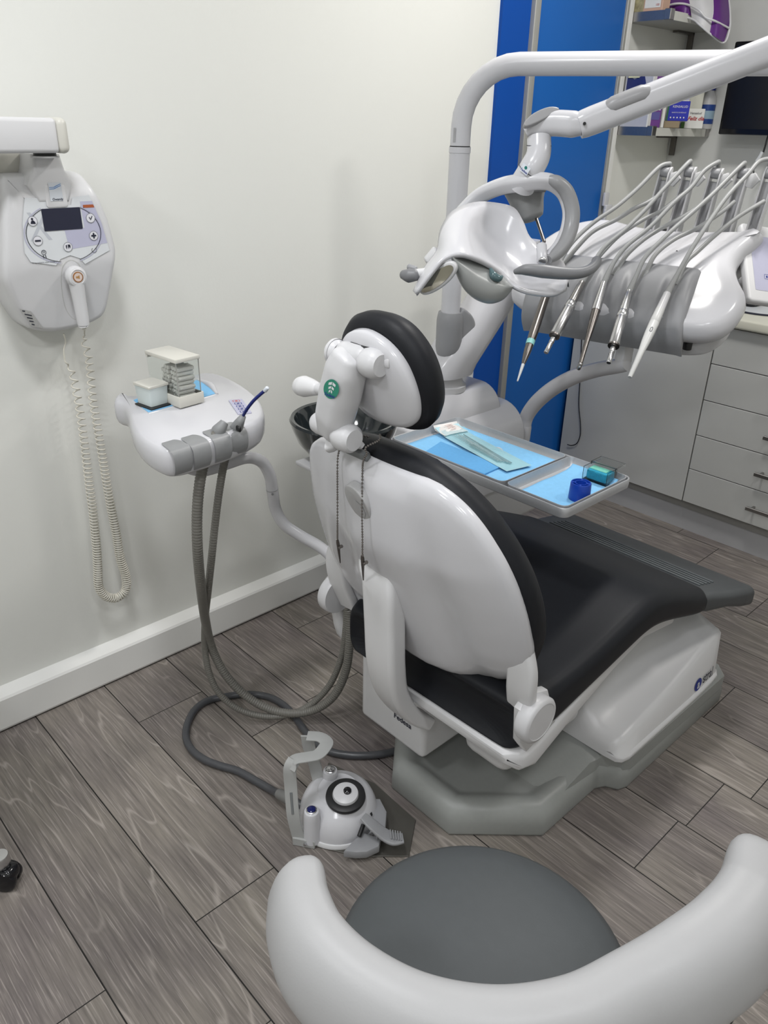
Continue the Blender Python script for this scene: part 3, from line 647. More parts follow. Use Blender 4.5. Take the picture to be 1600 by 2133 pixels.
# oval cap on the shell
oc = on_shell(750, 1046, 0.0)
la = (oc - BO).dot(bu); lb = (oc - BO).dot(bv)
ofr = frame(back(la, lb, crease(la, lb) + 0.0165), bu, bv)
cap_ = obj('oval_cap', *pillow(sc2([(0.029 * math.cos(t) - 0.005 * math.sin(t), 0.040 * math.sin(t)) for t in [2 * PI * i / 14 for i in range(14)]], 3), ofr, rim(0.003, -0.012, 0.006) + [(0.01, 0.0075)], None), mat('oval_cap_grey', (0.40, 0.40, 0.405), 0.3, noise=0.03), shell, label='pale grey oval cap')
obj('cap_recess', *plate([(0.002, 0.012), (0.018, 0.004), (0.02, -0.012), (0.012, -0.026), (0.0, -0.026), (-0.004, -0.008)], ofr, 0.0082), mat('recess_grey', (0.38, 0.38, 0.39), 0.3, noise=0.03), cap_)
# dark slot at the top where the headrest bar enters
sl = [back(-0.062, 0.552, 0.010 + crease(0.06, 0.55)), back(0.05, 0.552, 0.010 + crease(0.05, 0.55))]
obj('headrest_slot', *box(P(734, 938, pl=(BO + bu.cross(bv) * 0.006, bu.cross(bv))), (0.085, 0.014, 0.016), 0.004, 2, Matrix((bu, bu.cross(bv), bv)).transposed().to_3x3()), GREYD, shell)
# --- headrest
hr = bpy.data.objects.new('headrest', None); C.objects.link(hr); hr.location = (XC, 0.82, 1.08); adopt(hr, chair); hr.location = (0, 0, 0)
INV[hr] = Matrix.Identity(4)
HA = math.radians(15.0)
HOo = P(793, 772, y=0.85); hu = V((1, 0, 0)); hv = V((0, -math.sin(HA), math.cos(HA))); hfr = frame(HOo, hu, hv)
HK = 0.85
hh = [(a * HK, b * HK) for a, b in ((0.0, -0.108), (0.060, -0.102), (0.094, -0.076), (0.105, -0.035), (0.098, 0.012), (0.078, 0.052), (0.045, 0.079), (0.0, 0.090))]
hol = sc2(hh + [(-a, b) for a, b in reversed(hh[1:-1])], 5)
def hbow(a, b): return 0.020 * max(0, 1 - (a / 0.11) ** 2 - (b / 0.13) ** 2)
obj('headrest_shell', *pillow(hol, hfr, [(0.004, -0.01), (0, -0.006), (0, 0.004), (0.003, 0.008), (0.010, 0.0105), (0.022, 0.012)], hbow, (0.85, 0.7, 0.5, 0.25)), WHITE, hr, auto=70)
hc = [(a * HK, b * HK) for a, b in ((0.0, -0.126), (0.068, -0.120), (0.111, -0.088), (0.127, -0.038), (0.122, 0.018), (0.099, 0.064), (0.058, 0.098), (0.0, 0.110))]
hcl = sc2(hc + [(-a, b) for a, b in reversed(hc[1:-1])], 5)
obj('headrest_cushion', *pillow(hcl, hfr, [(0.05, -0.058), (0.028, -0.054), (0.012, -0.045), (0.002, -0.028), (0.0, -0.014), (0.006, -0.002), (0.016, 0.003), (0.028, 0.004)], None, (0.8, 0.5, 0.2)), BLACKU, hr, auto=80)
hsl = P(757, 728, pl=(HOo + hu.cross(hv) * 0.029, hu.cross(hv)))
obj('mount_slot', *box(hsl, (0.062, 0.006, 0.012), 0.001, 1, Matrix((hu, hu.cross(hv), hv)).transposed().to_3x3()), BLACKR, hr)
# articulated arm
J1 = P(726, 748, y=0.795); J2 = P(692, 889, y=0.80)
ax = (J1 - J2).normalized(); side_ = V((1, 0, 0)); nrm = side_.cross(ax)
arm = tube([J2 - ax * 0.012, J2 + ax * 0.02, J2 + (J1 - J2) * 0.5, J1 - ax * 0.02, J1 + ax * 0.006], [0.026, 0.036, 0.0385, 0.037, 0.029], sm=6, sec=rrect(1.5, 1.85, 0.62, 6), up=(1, 0, 0), round_ends=0.25)
a_ = obj('headrest_arm', *arm, GREYL, hr, label='pale grey articulated arm')
def xcyl(c, x0, x1, r): return lathe([(r * 0.72, x0), (r * 0.93, x0 + 0.006), (r, x0 + 0.014), (r, x1 - 0.014), (r * 0.93, x1 - 0.006), (r * 0.72, x1)], c, (1, 0, 0), 32)
obj('arm_joint', *join(xcyl(J1 + V((-0.005, 0.012, 0)), -0.052, -0.03, 0.022), xcyl(J1 + V((0.0, 0.014, 0.0)), 0.022, 0.062, 0.024), xcyl(J1 + V((0, 0.012, 0.006)), -0.032, 0.03, 0.017)), GREYL, hr)
obj('arm_joint', *join(xcyl(J2 + V((0.0, 0.004, -0.004)), -0.050, 0.02, 0.020), xcyl(J2 + V((0.003, 0.0, -0.008)), 0.012, 0.055, 0.025)), GREYL, hr)
obj('mount_plate', *join(box(J1 + V((0.022, 0.036, 0.004)), (0.10, 0.034, 0.016), 0.004, 2), box(J1 + V((0.05, 0.04, -0.002)), (0.05, 0.03, 0.02), 0.006, 2)), GREYL, hr)
t0 = P(750, 930, pl=(BO + bu.cross(bv) * 0.004, bu.cross(bv)))
obj('height_bar', *tube([J2 + V((-0.01, 0.004, -0.02)), (J2 + t0) / 2 + V((0.0, -0.004, 0.004)), t0], [0.032, 0.026, 0.018], sm=4, sec=rrect(0.6, 1.9, 0.2, 3), up=(1, 0, 0)), GREYL, hr)
# release lever
l0 = P(672, 810, y=0.80); l1 = P(656, 808, y=0.80); l2 = P(621, 803, y=0.80)
lv = obj('release_lever', *tube([l0 + V((0.02, 0, 0)), l1], 0.0095, 16, sm=1), GREYL, hr)
obj('lever_grip', *tube([l1 + V((0.006, 0, 0)), l1 * 0.75 + l2 * 0.25, l1 * 0.4 + l2 * 0.6, l2 + V((0.006, 0, 0))], [0.0115, 0.0155, 0.0185, 0.0165], 20, sm=4, round_ends=0.5), WHITE2, lv)
# round green sticker with leaf mark on the arm
sp = P(692, 810, pl=(J2 + (J1 - J2) * 0.5 + (nrm if nrm.y < 0 else -nrm) * 0.0292, nrm))
nn = nrm if nrm.y < 0 else -nrm
sfr = frame(sp + nn * 0.0022, side_, ax)
stc = obj('round_sticker', *disc(sfr, 0.0185, 0.0, 32), mat('teal_sticker', (0.012, 0.20, 0.13), 0.4, noise=0.05), a_)
mk = []
for k, (w, hgt, y0) in enumerate(((0.0085, 0.0062, 0.0062), (0.0066, 0.0055, -0.0012), (0.0042, 0.0055, -0.0078))):
    for s in (1, -1): mk.append(plate([(s * 0.0008, y0 + 0.0022), (s * w, y0), (s * w, y0 + hgt * 0.75), (s * 0.0008, y0 + hgt + 0.0015)], sfr, 0.0004))
obj('leaf_mark', *join(*mk), PALE, stc)
lettering('wordmark', 'Fedesa', sfr, 0.0092, BLUEINK, stc, 0, -0.0122, 0.0004, off=0.00015)
# ================================================================ BIB CHAIN
bc = thing('bib_chain', 'thin steel bib chain with two clips hanging down the white chair back', 'bib chain', back(0, 0.56, 0.05))
ch = [on_shell(*q) for q in ((711, 922, 0.004), (706, 940, 0.007), (703, 965, 0.010), (703, 1040, 0.016), (703, 1100, 0.020), (703, 1124, 0.022))]
ch2 = [on_shell(*q) for q in ((762, 932, 0.004), (764, 945, 0.005), (757, 960, 0.008), (755, 985, 0.010), (754, 1060, 0.018), (755, 1120, 0.02), (755, 1156, 0.022))]
top_ = [ch[0] + V((0, 0.03, 0.006)), ch[0] + V((0.02, 0.05, 0.004)), ch2[0] + V((-0.02, 0.05, 0.006)), ch2[0] + V((0, 0.03, 0.006))]
def beads(path, r, step):
    q = spline(path, 30); out = []; acc = 0; last_ = q[0]
    for p in q:
        acc += (p - last_).length; last_ = p
        if acc >= step:
            acc = 0; out.append(lathe([(0, -r), (r * 0.7, -r * 0.7), (r, 0), (r * 0.7, r * 0.7), (0, r)], p, n=8))
    return out
def chain(path): return join(*(beads(path, 0.0021, 0.0046) + [tube(path, 0.0007, 5, sm=8)]))
c1 = obj('ball_chain', *chain([top_[1], top_[0]] + ch), STEELD, bc)
c2_ = obj('ball_chain', *chain([top_[2], top_[3]] + ch2), STEELD, bc)
def clip(p, px, py, parent):
    e = on_shell(px, py, 0.020); d = (e - p).normalized(); sd = d.cross(nb).normalized()
    cl = obj('clip', *join(tube([p, p + d * 0.012, p + d * 0.035, e], [0.0028, 0.0042, 0.0038, 0.0014], 8, sm=3, sec=[(a, b * 0.7) for a, b in circ(1, 10)], up=nb),
        tube([p + d * 0.014 - sd * 0.010, p + d * 0.022 - sd * 0.005, p + d * 0.034, e], [0.0036, 0.003, 0.003, 0.0012], 8, sm=3)), STEELD, parent)
    obj('clip_spring', *cyl(p + d * 0.02 - sd * 0.007 - nb * 0.004, p + d * 0.02 - sd * 0.007 + nb * 0.004, 0.003, 12), STEEL, cl)
clip(ch[-1], 709, 1172, c1); clip(ch2[-1], 757, 1208, c2_)
# ================================================================ WATER UNIT WITH SPITTOON
unit = thing('dental_unit', 'white water unit body with leaning tower behind the chair back', 'dental unit', (-1.55, 1.7, 0))
obj('cabinet_body', *boxb((-1.66, 1.52, 0.285), (-1.385, 2.045, 0.50), 0.02, 4), WHITE2, unit)
obj('cabinet_plinth', *boxb((-1.62, 1.56, 0.0), (-1.44, 1.98, 0.30), 0.02, 2), BASEG, unit)
yz = lambda x: None
def hump(x0, x1, y0, y1, z0, z1, r):
    pts = [(x0, z0), (x1, z0)]
    for i in range(9): a = PI / 2 * i / 8; pts.append((x1 - r * (1 - math.cos(a)), z1 - r * (1 - math.sin(a))))
    pts += [(x0, z1)]
    fr = frame((0, y1, 0), (1, 0, 0), (0, 0, 1))
    return prism(pts, fr, 0.0, y1 - y0, 0.012, 3)
tq = P(1040, 812, z=0.785)
obj('shoulder_cover', *hump(-1.66, -1.42, 1.50, 1.845, 0.45, 0.758, 0.085), WHITE, unit)
obj('shoulder_cover', *hump(-1.60, -1.362, 1.46, 1.90, 0.45, 0.700, 0.10), WHITE, unit)
obj('arm_ledge', *boxb((-1.62, 1.80, 0.44), (-1.372, 2.04, 0.515), 0.02, 3), GREYL, unit)
# leaning tower
tb = P(938, 812, x=-1.5)
turn = lathe([(0.0, 0.0), (0.062, 0.0), (0.062, 0.016), (0.056, 0.02), (0.05, 0.03), (0.05, 0.055), (0.055, 0.06)], (-1.53, 1.70, 0.752), n=36)
obj('tower_collar', *turn, GREYL, unit)
tw = [(0.80, -1.53, 1.70, 0.078, 0.066), (0.83, -1.53, 1.71, 0.083, 0.071), (0.90, -1.527, 1.775, 0.084, 0.071), (0.97, -1.522, 1.845, 0.080, 0.066), (1.05, -1.515, 1.905, 0.077, 0.06), (1.12, -1.51, 1.955, 0.072, 0.054), (1.16, -1.505, 1.98, 0.056, 0.042)]
rings = []
for z, x, y, hy, hx in tw: rings.append([V((x + a * hx, y + b * hy, z)) for a, b in rrect(2, 2, 0.75, 6)])
obj('tower', *loft(rings), WHITE, unit, auto=70)
# holder for the cup under the bowl
q = P(640, 968, z=0.70)
obj('cup_shelf', *box(q + V((0.02, 0.02, 0)), (0.10, 0.07, 0.012), 0.004, 2), GREYL, unit)
# spittoon bowl (black glass), with its white bracket
BC = V((-1.415, 1.205, 0.80)); R0 = 0.138
bowl = obj('spittoon_bowl', *lathe([(0.012, -0.115), (0.05, -0.112), (0.09, -0.09), (0.118, -0.055), (0.132, -0.02), (R0, 0.0), (R0 - 0.004, 0.006), (R0 - 0.012, 0.004), (R0 - 0.018, -0.01), (0.105, -0.05), (0.075, -0.085), (0.03, -0.10), (0.0, -0.102)], BC, n=48), mat('black_glass', (0.012, 0.016, 0.018), 0.08, coat=0.6, noise=0.05), unit, label='glossy black spittoon bowl')
obj('bowl_bracket', *boxb((-1.44, 1.24, 0.655), (-1.37, 1.56, 0.705), 0.02, 3), WHITE2, unit)
# ================================================================ OPERATING LAMP ON ITS POLE
lamp = thing('operating_lamp', 'white operating lamp on pole and overhead arm above the chair', 'lamp', (-1.5, 1.68, 0.86))
pb = P(940, 700, x=-1.515); pole_x = -1.515
PT = P(958, 310, x=pole_x); py0 = PT.y
obj('pole_socket', *tube([V((pole_x, py0, 0.862)), V((pole_x, py0, 0.885)), V((pole_x, py0, 0.96)), V((pole_x, py0, 0.985))], [0.033, 0.038, 0.0385, 0.034], 28, sm=3), GREYP, lamp, label='grey pole socket')
obj('socket_fin', *pillow(sc2([(0.0, 0.062), (0.03, 0.058), (0.052, 0.03), (0.054, -0.005), (0.04, -0.045), (0.0, -0.062)], 4), frame((pole_x + 0.008, py0 + 0.02, 0.925), (0.25, 0.97, 0), (0, 0, 1)), rim(0.008, -0.022, 0.022)), GREYP, lamp)
obj('pole', *tube([V((pole_x, py0, 0.97)), V((pole_x, py0, 1.40))], 0.0272, 32, sm=1), PAINT, lamp)
obj('pole_collar', *tube([V((pole_x, py0, 1.398)), V((pole_x, py0, 1.412))], 0.0285, 32, sm=1), PAINT, lamp)
obj('collar_groove', *tube([V((pole_x, py0, 1.411)), V((pole_x, py0, 1.4145))], 0.0268, 32, sm=1), BLACKR, lamp)
zt = 1.60; rb_ = 0.14
hd_ = P(1560, 131, z=zt) - V((pole_x, py0, zt)); hd_.z = 0; hd_.normalize()
bend = [V((pole_x, py0, 1.4135)), V((pole_x, py0, zt - rb_))]
for i in range(1, 9): a = PI / 2 * i / 8; bend.append(V((pole_x, py0, zt - rb_ * (1 - math.sin(a)))) + hd_ * (rb_ * (1 - math.cos(a))))
e_ = P(1560, 131, z=zt); e_ = V((pole_x, py0, zt)) + (e_ - V((pole_x, py0, zt))) * 1.25
ov = bend + [e_]
obj('overhead_tube', *tube(ov, 0.0262, 32, sm=1), PAINT, lamp)
lb = P(945, 285, x=pole_x); cdir = V((-pole_x, -py0, 0)).normalized(); ldir = V((-RC[0][0], -RC[0][1], 0)).normalized(); ld = (cdir * 0.78 + ldir * 0.62).normalized()
fr = frame(V((pole_x, py0, lb.z + 0.004)) + ld * 0.0268, V((0, 0, 1)).cross(ld), (0, 0, 1))
obj('type_label', *plate(rrect(0.008, 0.034, 0.001, 2, 0, 0), fr, 0.0), mat('grey_type_label', (0.35, 0.35, 0.36), 0.4, noise=0.1), lamp)
# sprung arm reaching back towards the chair
A0 = V((-0.62, py0 - 0.02, 1.625)); B0 = P(1206, 262, d=1.53); A1 = P(1600, 108, d=1.45)
dv = (A1 - B0).normalized()
A0 = A1 + dv * 0.14
obj('spring_arm', *tube([B0, B0 * 0.92 + A1 * 0.08, B0 * 0.5 + A1 * 0.5, A0], [0.024, 0.0262, 0.026, 0.0265], 28, sm=4, sec=rrect(1.75, 2.0, 0.75, 7), up=(0, 0, 1)), PAINT, lamp)
obj('elbow_joint', *tube([e_ + V((0, 0, -0.03)), e_ + V((0, 0, 0.005)), A0 * 0.5 + e_ * 0.5, A0], [0.03, 0.031, 0.03, 0.028], 24, sm=4, round_ends=0.4), PAINT, lamp)
def on_arm(t, h=0.0): return B0 + (A1 - B0) * t
sd_ = dv.cross(V((0, 0, 1))).normalized(); upv = sd_.cross(dv)
gp = [B0 + dv * (0.065 + i * 0.02) + upv * (0.0165 + (0.0 if 0 < i < 4 else -0.006)) - sd_ * 0.0 for i in range(6)]
obj('arm_inlay', *tube([*[B0 + dv * k + upv * u_ + (CAM - B0).normalized() * c_ for k, u_, c_ in ((0.045, 0.008, 0.008), (0.07, 0.0115, 0.0095), (0.125, 0.0115, 0.0095), (0.15, 0.007, 0.007))]], [0.008, 0.0165, 0.0165, 0.008], 20, sm=4), mat('inlay_grey', (0.30, 0.30, 0.31), 0.35, noise=0.04), lamp)
obj('arm_pivot_pin', *cyl(B0 + dv * 0.01 - V((0.02, -0.018, 0)) * 0, B0 + dv * 0.011 + (CAM - B0).normalized() * 0.0272, 0.003, 12), BLACKR, lamp)
# swivel block between arm and lamp neck
N0 = P(1122, 300, d=1.56); S0 = P(1098, 268, d=1.555)
blk = [P(1096, 276, d=1.565), P(1112, 266, d=1.558), P(1150, 257, d=1.55), P(1195, 259, d=1.535), P(1218, 262, d=1.528)]
obj('swivel_block', *tube(blk, [0.012, 0.021, 0.027, 0.0275, 0.02], 28, sm=5, sec=rrect(1.9, 1.75, 0.7, 6), up=(0, 0, 1)), PAINT, lamp)
tc_ = P(1120, 248, d=1.55)
obj('swivel_inlay', *pillow(sc2([(0.042, 0.004), (0.02, 0.016), (-0.012, 0.014), (-0.03, 0.002), (-0.024, -0.008), (0.01, -0.006)], 4), frame(P(1122, 247, d=1.528), P(1160, 236, d=1.535) - P(1085, 262, d=1.535), V((-0.25, 0.35, 0.9))), rim(0.003, -0.012, 0.003)), MATS['inlay_grey'], lamp)
neck = [P(1123, 288, d=1.56), P(1123, 312, d=1.56), P(1119, 330, d=1.56), P(1107, 352, d=1.564), P(1093, 376, d=1.582), P(1087, 388, d=1.594)]
obj('lamp_neck', *tube(neck, [0.0235, 0.0238, 0.0245, 0.025, 0.026, 0.027], 28, sm=6), PAINT, lamp)
for i, (pa, pb2) in enumerate(((neck[1], neck[2]),)):
    d_ = (pb2 - pa).normalized()
obj('neck_seam', *join(lathe([(0.0246, -0.0006), (0.0248, 0.0006)], neck[0] * 0.35 + neck[1] * 0.65, (0, 0, 1), 28, False)), INK, lamp)
dn_ = (neck[4] - neck[3]).normalized(); mid_ = neck[3] * 0.9 + neck[4] * 0.1
obj('neck_seam', *lathe([(0.0262, -0.0006), (0.0264, 0.0006)], mid_, dn_, 28, False), INK, lamp)
# brand label on the neck
tocam = (CAM - neck[3]).normalized(); nl = (tocam - dn_ * tocam.dot(dn_)).normalized(); su = dn_.cross(nl)
lfr = frame(P(1087, 354, d=1.555), P(1098, 351, d=1.55) - P(1078, 356, d=1.55), V((0.05, 0.08, 1)))
lc0 = P(1087, 354, d=1.5325); lax = neck[3] + dn_ * (lc0 - neck[3]).dot(dn_); lnn = (lc0 - lax).normalized()
lfr = frame(lax + lnn * 0.0292, lnn.cross(dn_) * (1 if lnn.cross(dn_).dot(V(RC[0])) > 0 else -1), -dn_)
lb_ = obj('brand_label', *plate(rrect(0.019, 0.016, 0.001, 2), lfr, 0.0002), mat('white_label', (0.66, 0.70, 0.76), 0.4, noise=0.03), lamp)
lettering('wordmark', 'Fedesa', lfr, 0.0062, BLUEINK, lb_, 0.0, -0.004, 0.0006, off=0.00012)
obj('emblem', *disc(lfr, 0.0032, 0.0006, 18, 0.0, 0.0032), mat('teal_print', (0.01, 0.16, 0.14), 0.5), lb_)
# yoke: a bow whose right arm sweeps round to the head
yoke = [P(945, 462, d=1.67), P(968, 437, d=1.665), P(1000, 408, d=1.65), P(1045, 388, d=1.61), P(1085, 381, d=1.575), P(1125, 377, d=1.56), P(1152, 382, d=1.56), P(1175, 402, d=1.57), P(1187, 435, d=1.58), P(1185, 470, d=1.585), P(1172, 503, d=1.58), P(1155, 525, d=1.57), P(1138, 537, d=1.56)]
yk = obj('yoke', *tube(yoke, [0.013, 0.015, 0.016, 0.0165, 0.0175, 0.0165, 0.0155, 0.015, 0.015, 0.015, 0.014, 0.013, 0.012], 20, sm=6, sec=rrect(1.5, 2.0, 0.6, 5)), PAINT, lamp)
outer = [P(1133, 372, d=1.552), P(1158, 378, d=1.55), P(1180, 399, d=1.56), P(1192, 435, d=1.57), P(1190, 472, d=1.575), P(1177, 507, d=1.57), P(1158, 530, d=1.56), P(1143, 541, d=1.55)]
obj('yoke_grip', *tube(outer, [0.006, 0.0125, 0.0145, 0.0148, 0.0148, 0.0142, 0.0125, 0.008], 20, sm=6), mat('satin_grey_grip', (0.27, 0.273, 0.282), 0.32, noise=0.04, nscale=50), yk)
obj('yoke_pivot', *tube([P(1128, 512, d=1.56), P(1130, 545, d=1.55)], 0.0105, 24, sm=1, round_ends=0.4), PAINT, yk)
# grey driver bell under the yoke
gb = [P(a, b, d=1.645) for a, b in ((1092, 386), (1094, 398), (1098, 420), (1104, 442), (1108, 454), (1110, 459))]
obj('driver_housing', *tube(gb, [0.047, 0.044, 0.036, 0.030, 0.025, 0.012], 28, sm=4, sec=rrect(2.0, 1.5, 0.7, 6)), mat('mid_grey_plastic', (0.24, 0.245, 0.25), 0.4, noise=0.05, nscale=60), lamp)
obj('driver_flange', *tube([P(1040, 404, d=1.63), P(1090, 396, d=1.62), P(1136, 396, d=1.62)], [0.006, 0.012, 0.008], 16, sm=4, sec=[(a, b * 0.5) for a, b in circ(1, 16)], up=(0, 0, 1)), MATS['mid_grey_plastic'], lamp)
obj('driver_rod', *tube([P(1118, 456, d=1.635), P(1134, 504, d=1.60)], 0.0035, 12, sm=1), STEELD, lamp)
# head: saddle-shaped cover
Rr_ = [(864, 607, 1.50), (886, 560, 1.51), (913, 522, 1.53), (920, 480, 1.56), (943, 443, 1.585), (985, 425, 1.605), (1030, 423, 1.615), (1070, 433, 1.62), (1090, 462, 1.62), (1104, 496, 1.62), (1140, 524, 1.615), (1170, 545, 1.605), (1183, 582, 1.59)]
Rm_ = [(864, 609, 1.485), (889, 566, 1.48), (916, 531, 1.49), (930, 503, 1.50), (948, 484, 1.515), (972, 472, 1.54), (1003, 478, 1.605), (1042, 503, 1.625), (1075, 530, 1.62), (1098, 553, 1.605), (1128, 572, 1.575), (1158, 582, 1.57), (1182, 590, 1.57)]
Rn_ = [(866, 611, 1.475), (892, 571, 1.465), (918, 539, 1.465), (937, 522, 1.465), (955, 511, 1.47), (981, 514, 1.49), (1008, 528, 1.55), (1042, 548, 1.585), (1070, 571, 1.58), (1094, 590, 1.565), (1124, 602, 1.545), (1156, 606, 1.545), (1181, 597, 1.55)]
Rf_ = [(867, 613, 1.47), (894, 577, 1.455), (919, 546, 1.45), (940, 535, 1.45), (963, 533, 1.45), (990, 541, 1.465), (1015, 552, 1.49), (1041, 570, 1.52), (1062, 592, 1.53), (1087, 606, 1.53), (1117, 613, 1.53), (1152, 615, 1.535), (1178, 603, 1.54)]
rowsH = [[P(a, b, d=d) for a, b, d in r] for r in (Rr_, Rm_, Rn_, Rf_)]
head = obj('lamp_head', *sheet(rowsH, 4), WHITE, lamp, auto=180, label='white saddle shaped lamp head')
solid(head, 0.008, 0.0)
# hidden rear skin closes the head
back_row = [[P(a, b, d=d) for a, b, d in r] for r in (Rr_, [(a * 0.75 + c * 0.25 + 4, b * 0.6 + e * 0.4 + 8, d + 0.03) for (a, b, d), (c, e, f) in zip(Rr_, Rf_)], [(a * 0.3 + c * 0.7, b * 0.3 + e * 0.7, d + 0.0) for (a, b, d), (c, e, f) in zip(Rr_, Rf_)])]
bk_ = obj('rear_cover', *sheet(back_row, 3), WHITE2, head, auto=180)
# left lens in its rim, facing the patient
lc = P(911, 584, d=1.475); lu = (P(944, 566, d=1.485) - P(876, 606, d=1.47)).normalized()
lens_ol = [(876, 602), (884, 588), (900, 571), (920, 558), (936, 552), (944, 556), (942, 566), (930, 582), (912, 597), (893, 607), (881, 609)]
lp = sc2([(0, 0)], 1) if False else [P(a, b, pl=(lc, V((0.30, -0.80, -0.10)).normalized())) for a, b in lens_ol]
ln = V((0.30, -0.80, -0.10)).normalized()
l_u = ln.cross(V((0, 0, 1))).normalized(); l_v = l_u.cross(ln) * 1
if l_u.cross(l_v).dot(ln) < 0: l_v = -l_v
lfr2 = frame(lc, l_u, l_v)
ol2 = sc2([((p - lc).dot(l_u), (p - lc).dot(l_v)) for p in lp], 3)
big = [(a * 1.0, b) for a, b in inset_ring(ol2, -0.006)]
obj('lens_rim', *pillow(big, lfr2, rim(0.004, -0.012, -0.001)), WHITE2, head)
obj('lens', *plate(ol2, lfr2, 0.0005), mat('amber_lens_mirror', (0.42, 0.40, 0.33), 0.06, metal=0.9, noise=0.35, nscale=18), head, label='mirrored lamp lens')
# central reflector shade
sh = [(948, 537), (951, 560), (962, 588), (980, 611), (1003, 626), (1026, 631), (1048, 626), (1064, 611), (1068, 598)]
sh = [(939, 540), (949, 572), (964, 601), (983, 620), (1004, 631), (1026, 634), (1048, 627), (1063, 613), (1070, 602)]
st_ = [(946, 531), (960, 528), (978, 530), (995, 538), (1012, 547), (1028, 557), (1043, 568), (1057, 582), (1069, 595)]
shade_rows = [[P(x, y, d=1.478 + 0.008 * i) for i, (x, y) in enumerate(st_)],
              [P(x * 0.45 + a * 0.55, y * 0.45 + b * 0.55, d=1.448 + 0.008 * i) for i, ((x, y), (a, b)) in enumerate(zip(sh, st_))],
              [P(x, y - 4, d=1.475 + 0.007 * i) for i, (x, y) in enumerate(sh)],
              [P(x * 0.9 + 101, y * 0.98 + 9, d=1.52 + 0.006 * i) for i, (x, y) in enumerate(sh)]]
shd = obj('reflector_shade', *sheet(shade_rows, 4), mat('frosted_grey_shade', (0.29, 0.30, 0.295), 0.3, noise=0.04, nscale=20), head, auto=180)
wn = P(1032, 570, d=1.478)
obj('shade_window', *tube([P(1022, 560, d=1.495), P(1028, 574, d=1.488), P(1039, 580, d=1.49), P(1046, 576, d=1.495)], [0.003, 0.008, 0.007, 0.003], 14, sm=4), mat('teal_window', (0.08, 0.13, 0.14), 0.1, noise=0.1), shd)
# grips at both ends
g = [P(1073, 566, d=1.50), P(1095, 562, d=1.492), P(1130, 565, d=1.487), P(1170, 569, d=1.487), P(1205, 569, d=1.49), P(1228, 562, d=1.498), P(1241, 550, d=1.51), P(1243, 543, d=1.52)]
gr_ = obj('grip', *tube(g, [0.005, 0.0105, 0.0128, 0.0118, 0.0105, 0.0098, 0.0095, 0.0098], 20, sm=6, round_ends=0.6), mat('grey_grip_rubber', (0.17, 0.173, 0.182), 0.42, noise=0.05, nscale=70), head, label='long grey grip on right end')
obj('grip_screw', *cyl(P(1130, 546, d=1.488), P(1131, 541, d=1.49), 0.0085, 20, 0.002), CHROME, gr_)
g2 = [P(888, 570, d=1.50), P(868, 570, d=1.502), P(862, 570, d=1.503)]
gl = obj('grip', *tube([P(866, 573, d=1.50), P(852, 574, d=1.505), P(840, 572, d=1.51)], [0.011, 0.0135, 0.009], 20, sm=4, round_ends=0.7), MATS['grey_grip_rubber'], head, label='short grey grip on left end')
obj('grip_stem', *tube([P(900, 566, d=1.50), P(864, 570, d=1.502)], 0.0085, 20, sm=1), WHITE2, gl)
obj('grip_cap', *tube([P(852, 556, d=1.51), P(866, 560, d=1.505)], [0.006, 0.005], 14, sm=1, round_ends=0.6), GREYP, gl)
obj('rear_boss', *tube([P(892, 545, d=1.56), P(912, 528, d=1.555)], [0.012, 0.016], 20, sm=1, round_ends=0.4), WHITE2, head)
# ================================================================ INSTRUMENT CONSOLE (delivery unit)
con = thing('instrument_console', 'white instrument console with grey holder panel and five whip arms', 'instrument console', (-1.06, 1.95, 1.0))
cth = math.radians(12); cr_ = V((math.cos(cth), math.sin(cth), 0)); cb_ = V((-math.sin(cth), math.cos(cth), 0)); ct = math.radians(38)
cv_ = cb_ * math.cos(ct) + V((0, 0, math.sin(ct))); CO = V((-1.06, 1.92, 1.08)); cn_ = cr_.cross(cv_)
cfr = frame(CO, cr_, cv_)
def CP(px, py, h=0.0): return P(px, py, pl=(CO + cn_ * h, cn_))
def CST(px, py, h=0.0): p = CP(px, py, h); return ((p - CO).dot(cr_), (p - CO).dot(cv_))
body_ol = sc2([(-0.352, -0.06), (-0.372, 0.02), (-0.362, 0.10), (-0.322, 0.17), (-0.275, 0.212), (-0.235, 0.232), (-0.19, 0.242), (-0.14, 0.235), (-0.09, 0.222), (-0.02, 0.215), (0.06, 0.222), (0.14, 0.236), (0.20, 0.247), (0.228, 0.245), (0.222, 0.215), (0.203, 0.165), (0.200, 0.12), (0.218, 0.08), (0.246, 0.04), (0.257, 0.0), (0.250, -0.045), (0.228, -0.085), (0.19, -0.108), (0.12, -0.118), (0.0, -0.120), (-0.12, -0.120), (-0.25, -0.113), (-0.315, -0.09)], 4)
def cbulge(a, b): return 0.022 * max(0, 1 - ((a + 0.055) / 0.33) ** 2) * max(0, 1 - ((b - 0.02) / 0.26) ** 2) + 0.0
obj('body', *pillow(body_ol, cfr, [(0.05, -0.075), (0.025, -0.066), (0.008, -0.045), (0.0, -0.022), (0.002, -0.008), (0.008, 0.004), (0.016, 0.012), (0.026, 0.016)], cbulge, (0.8, 0.55, 0.28)), WHITE, con, auto=80)
obj('underside_tray', *pillow([(a * 0.9 - 0.005, b * 0.86) for a, b in body_ol], cfr, rim(0.012, -0.105, -0.06), None), GREYL, con)
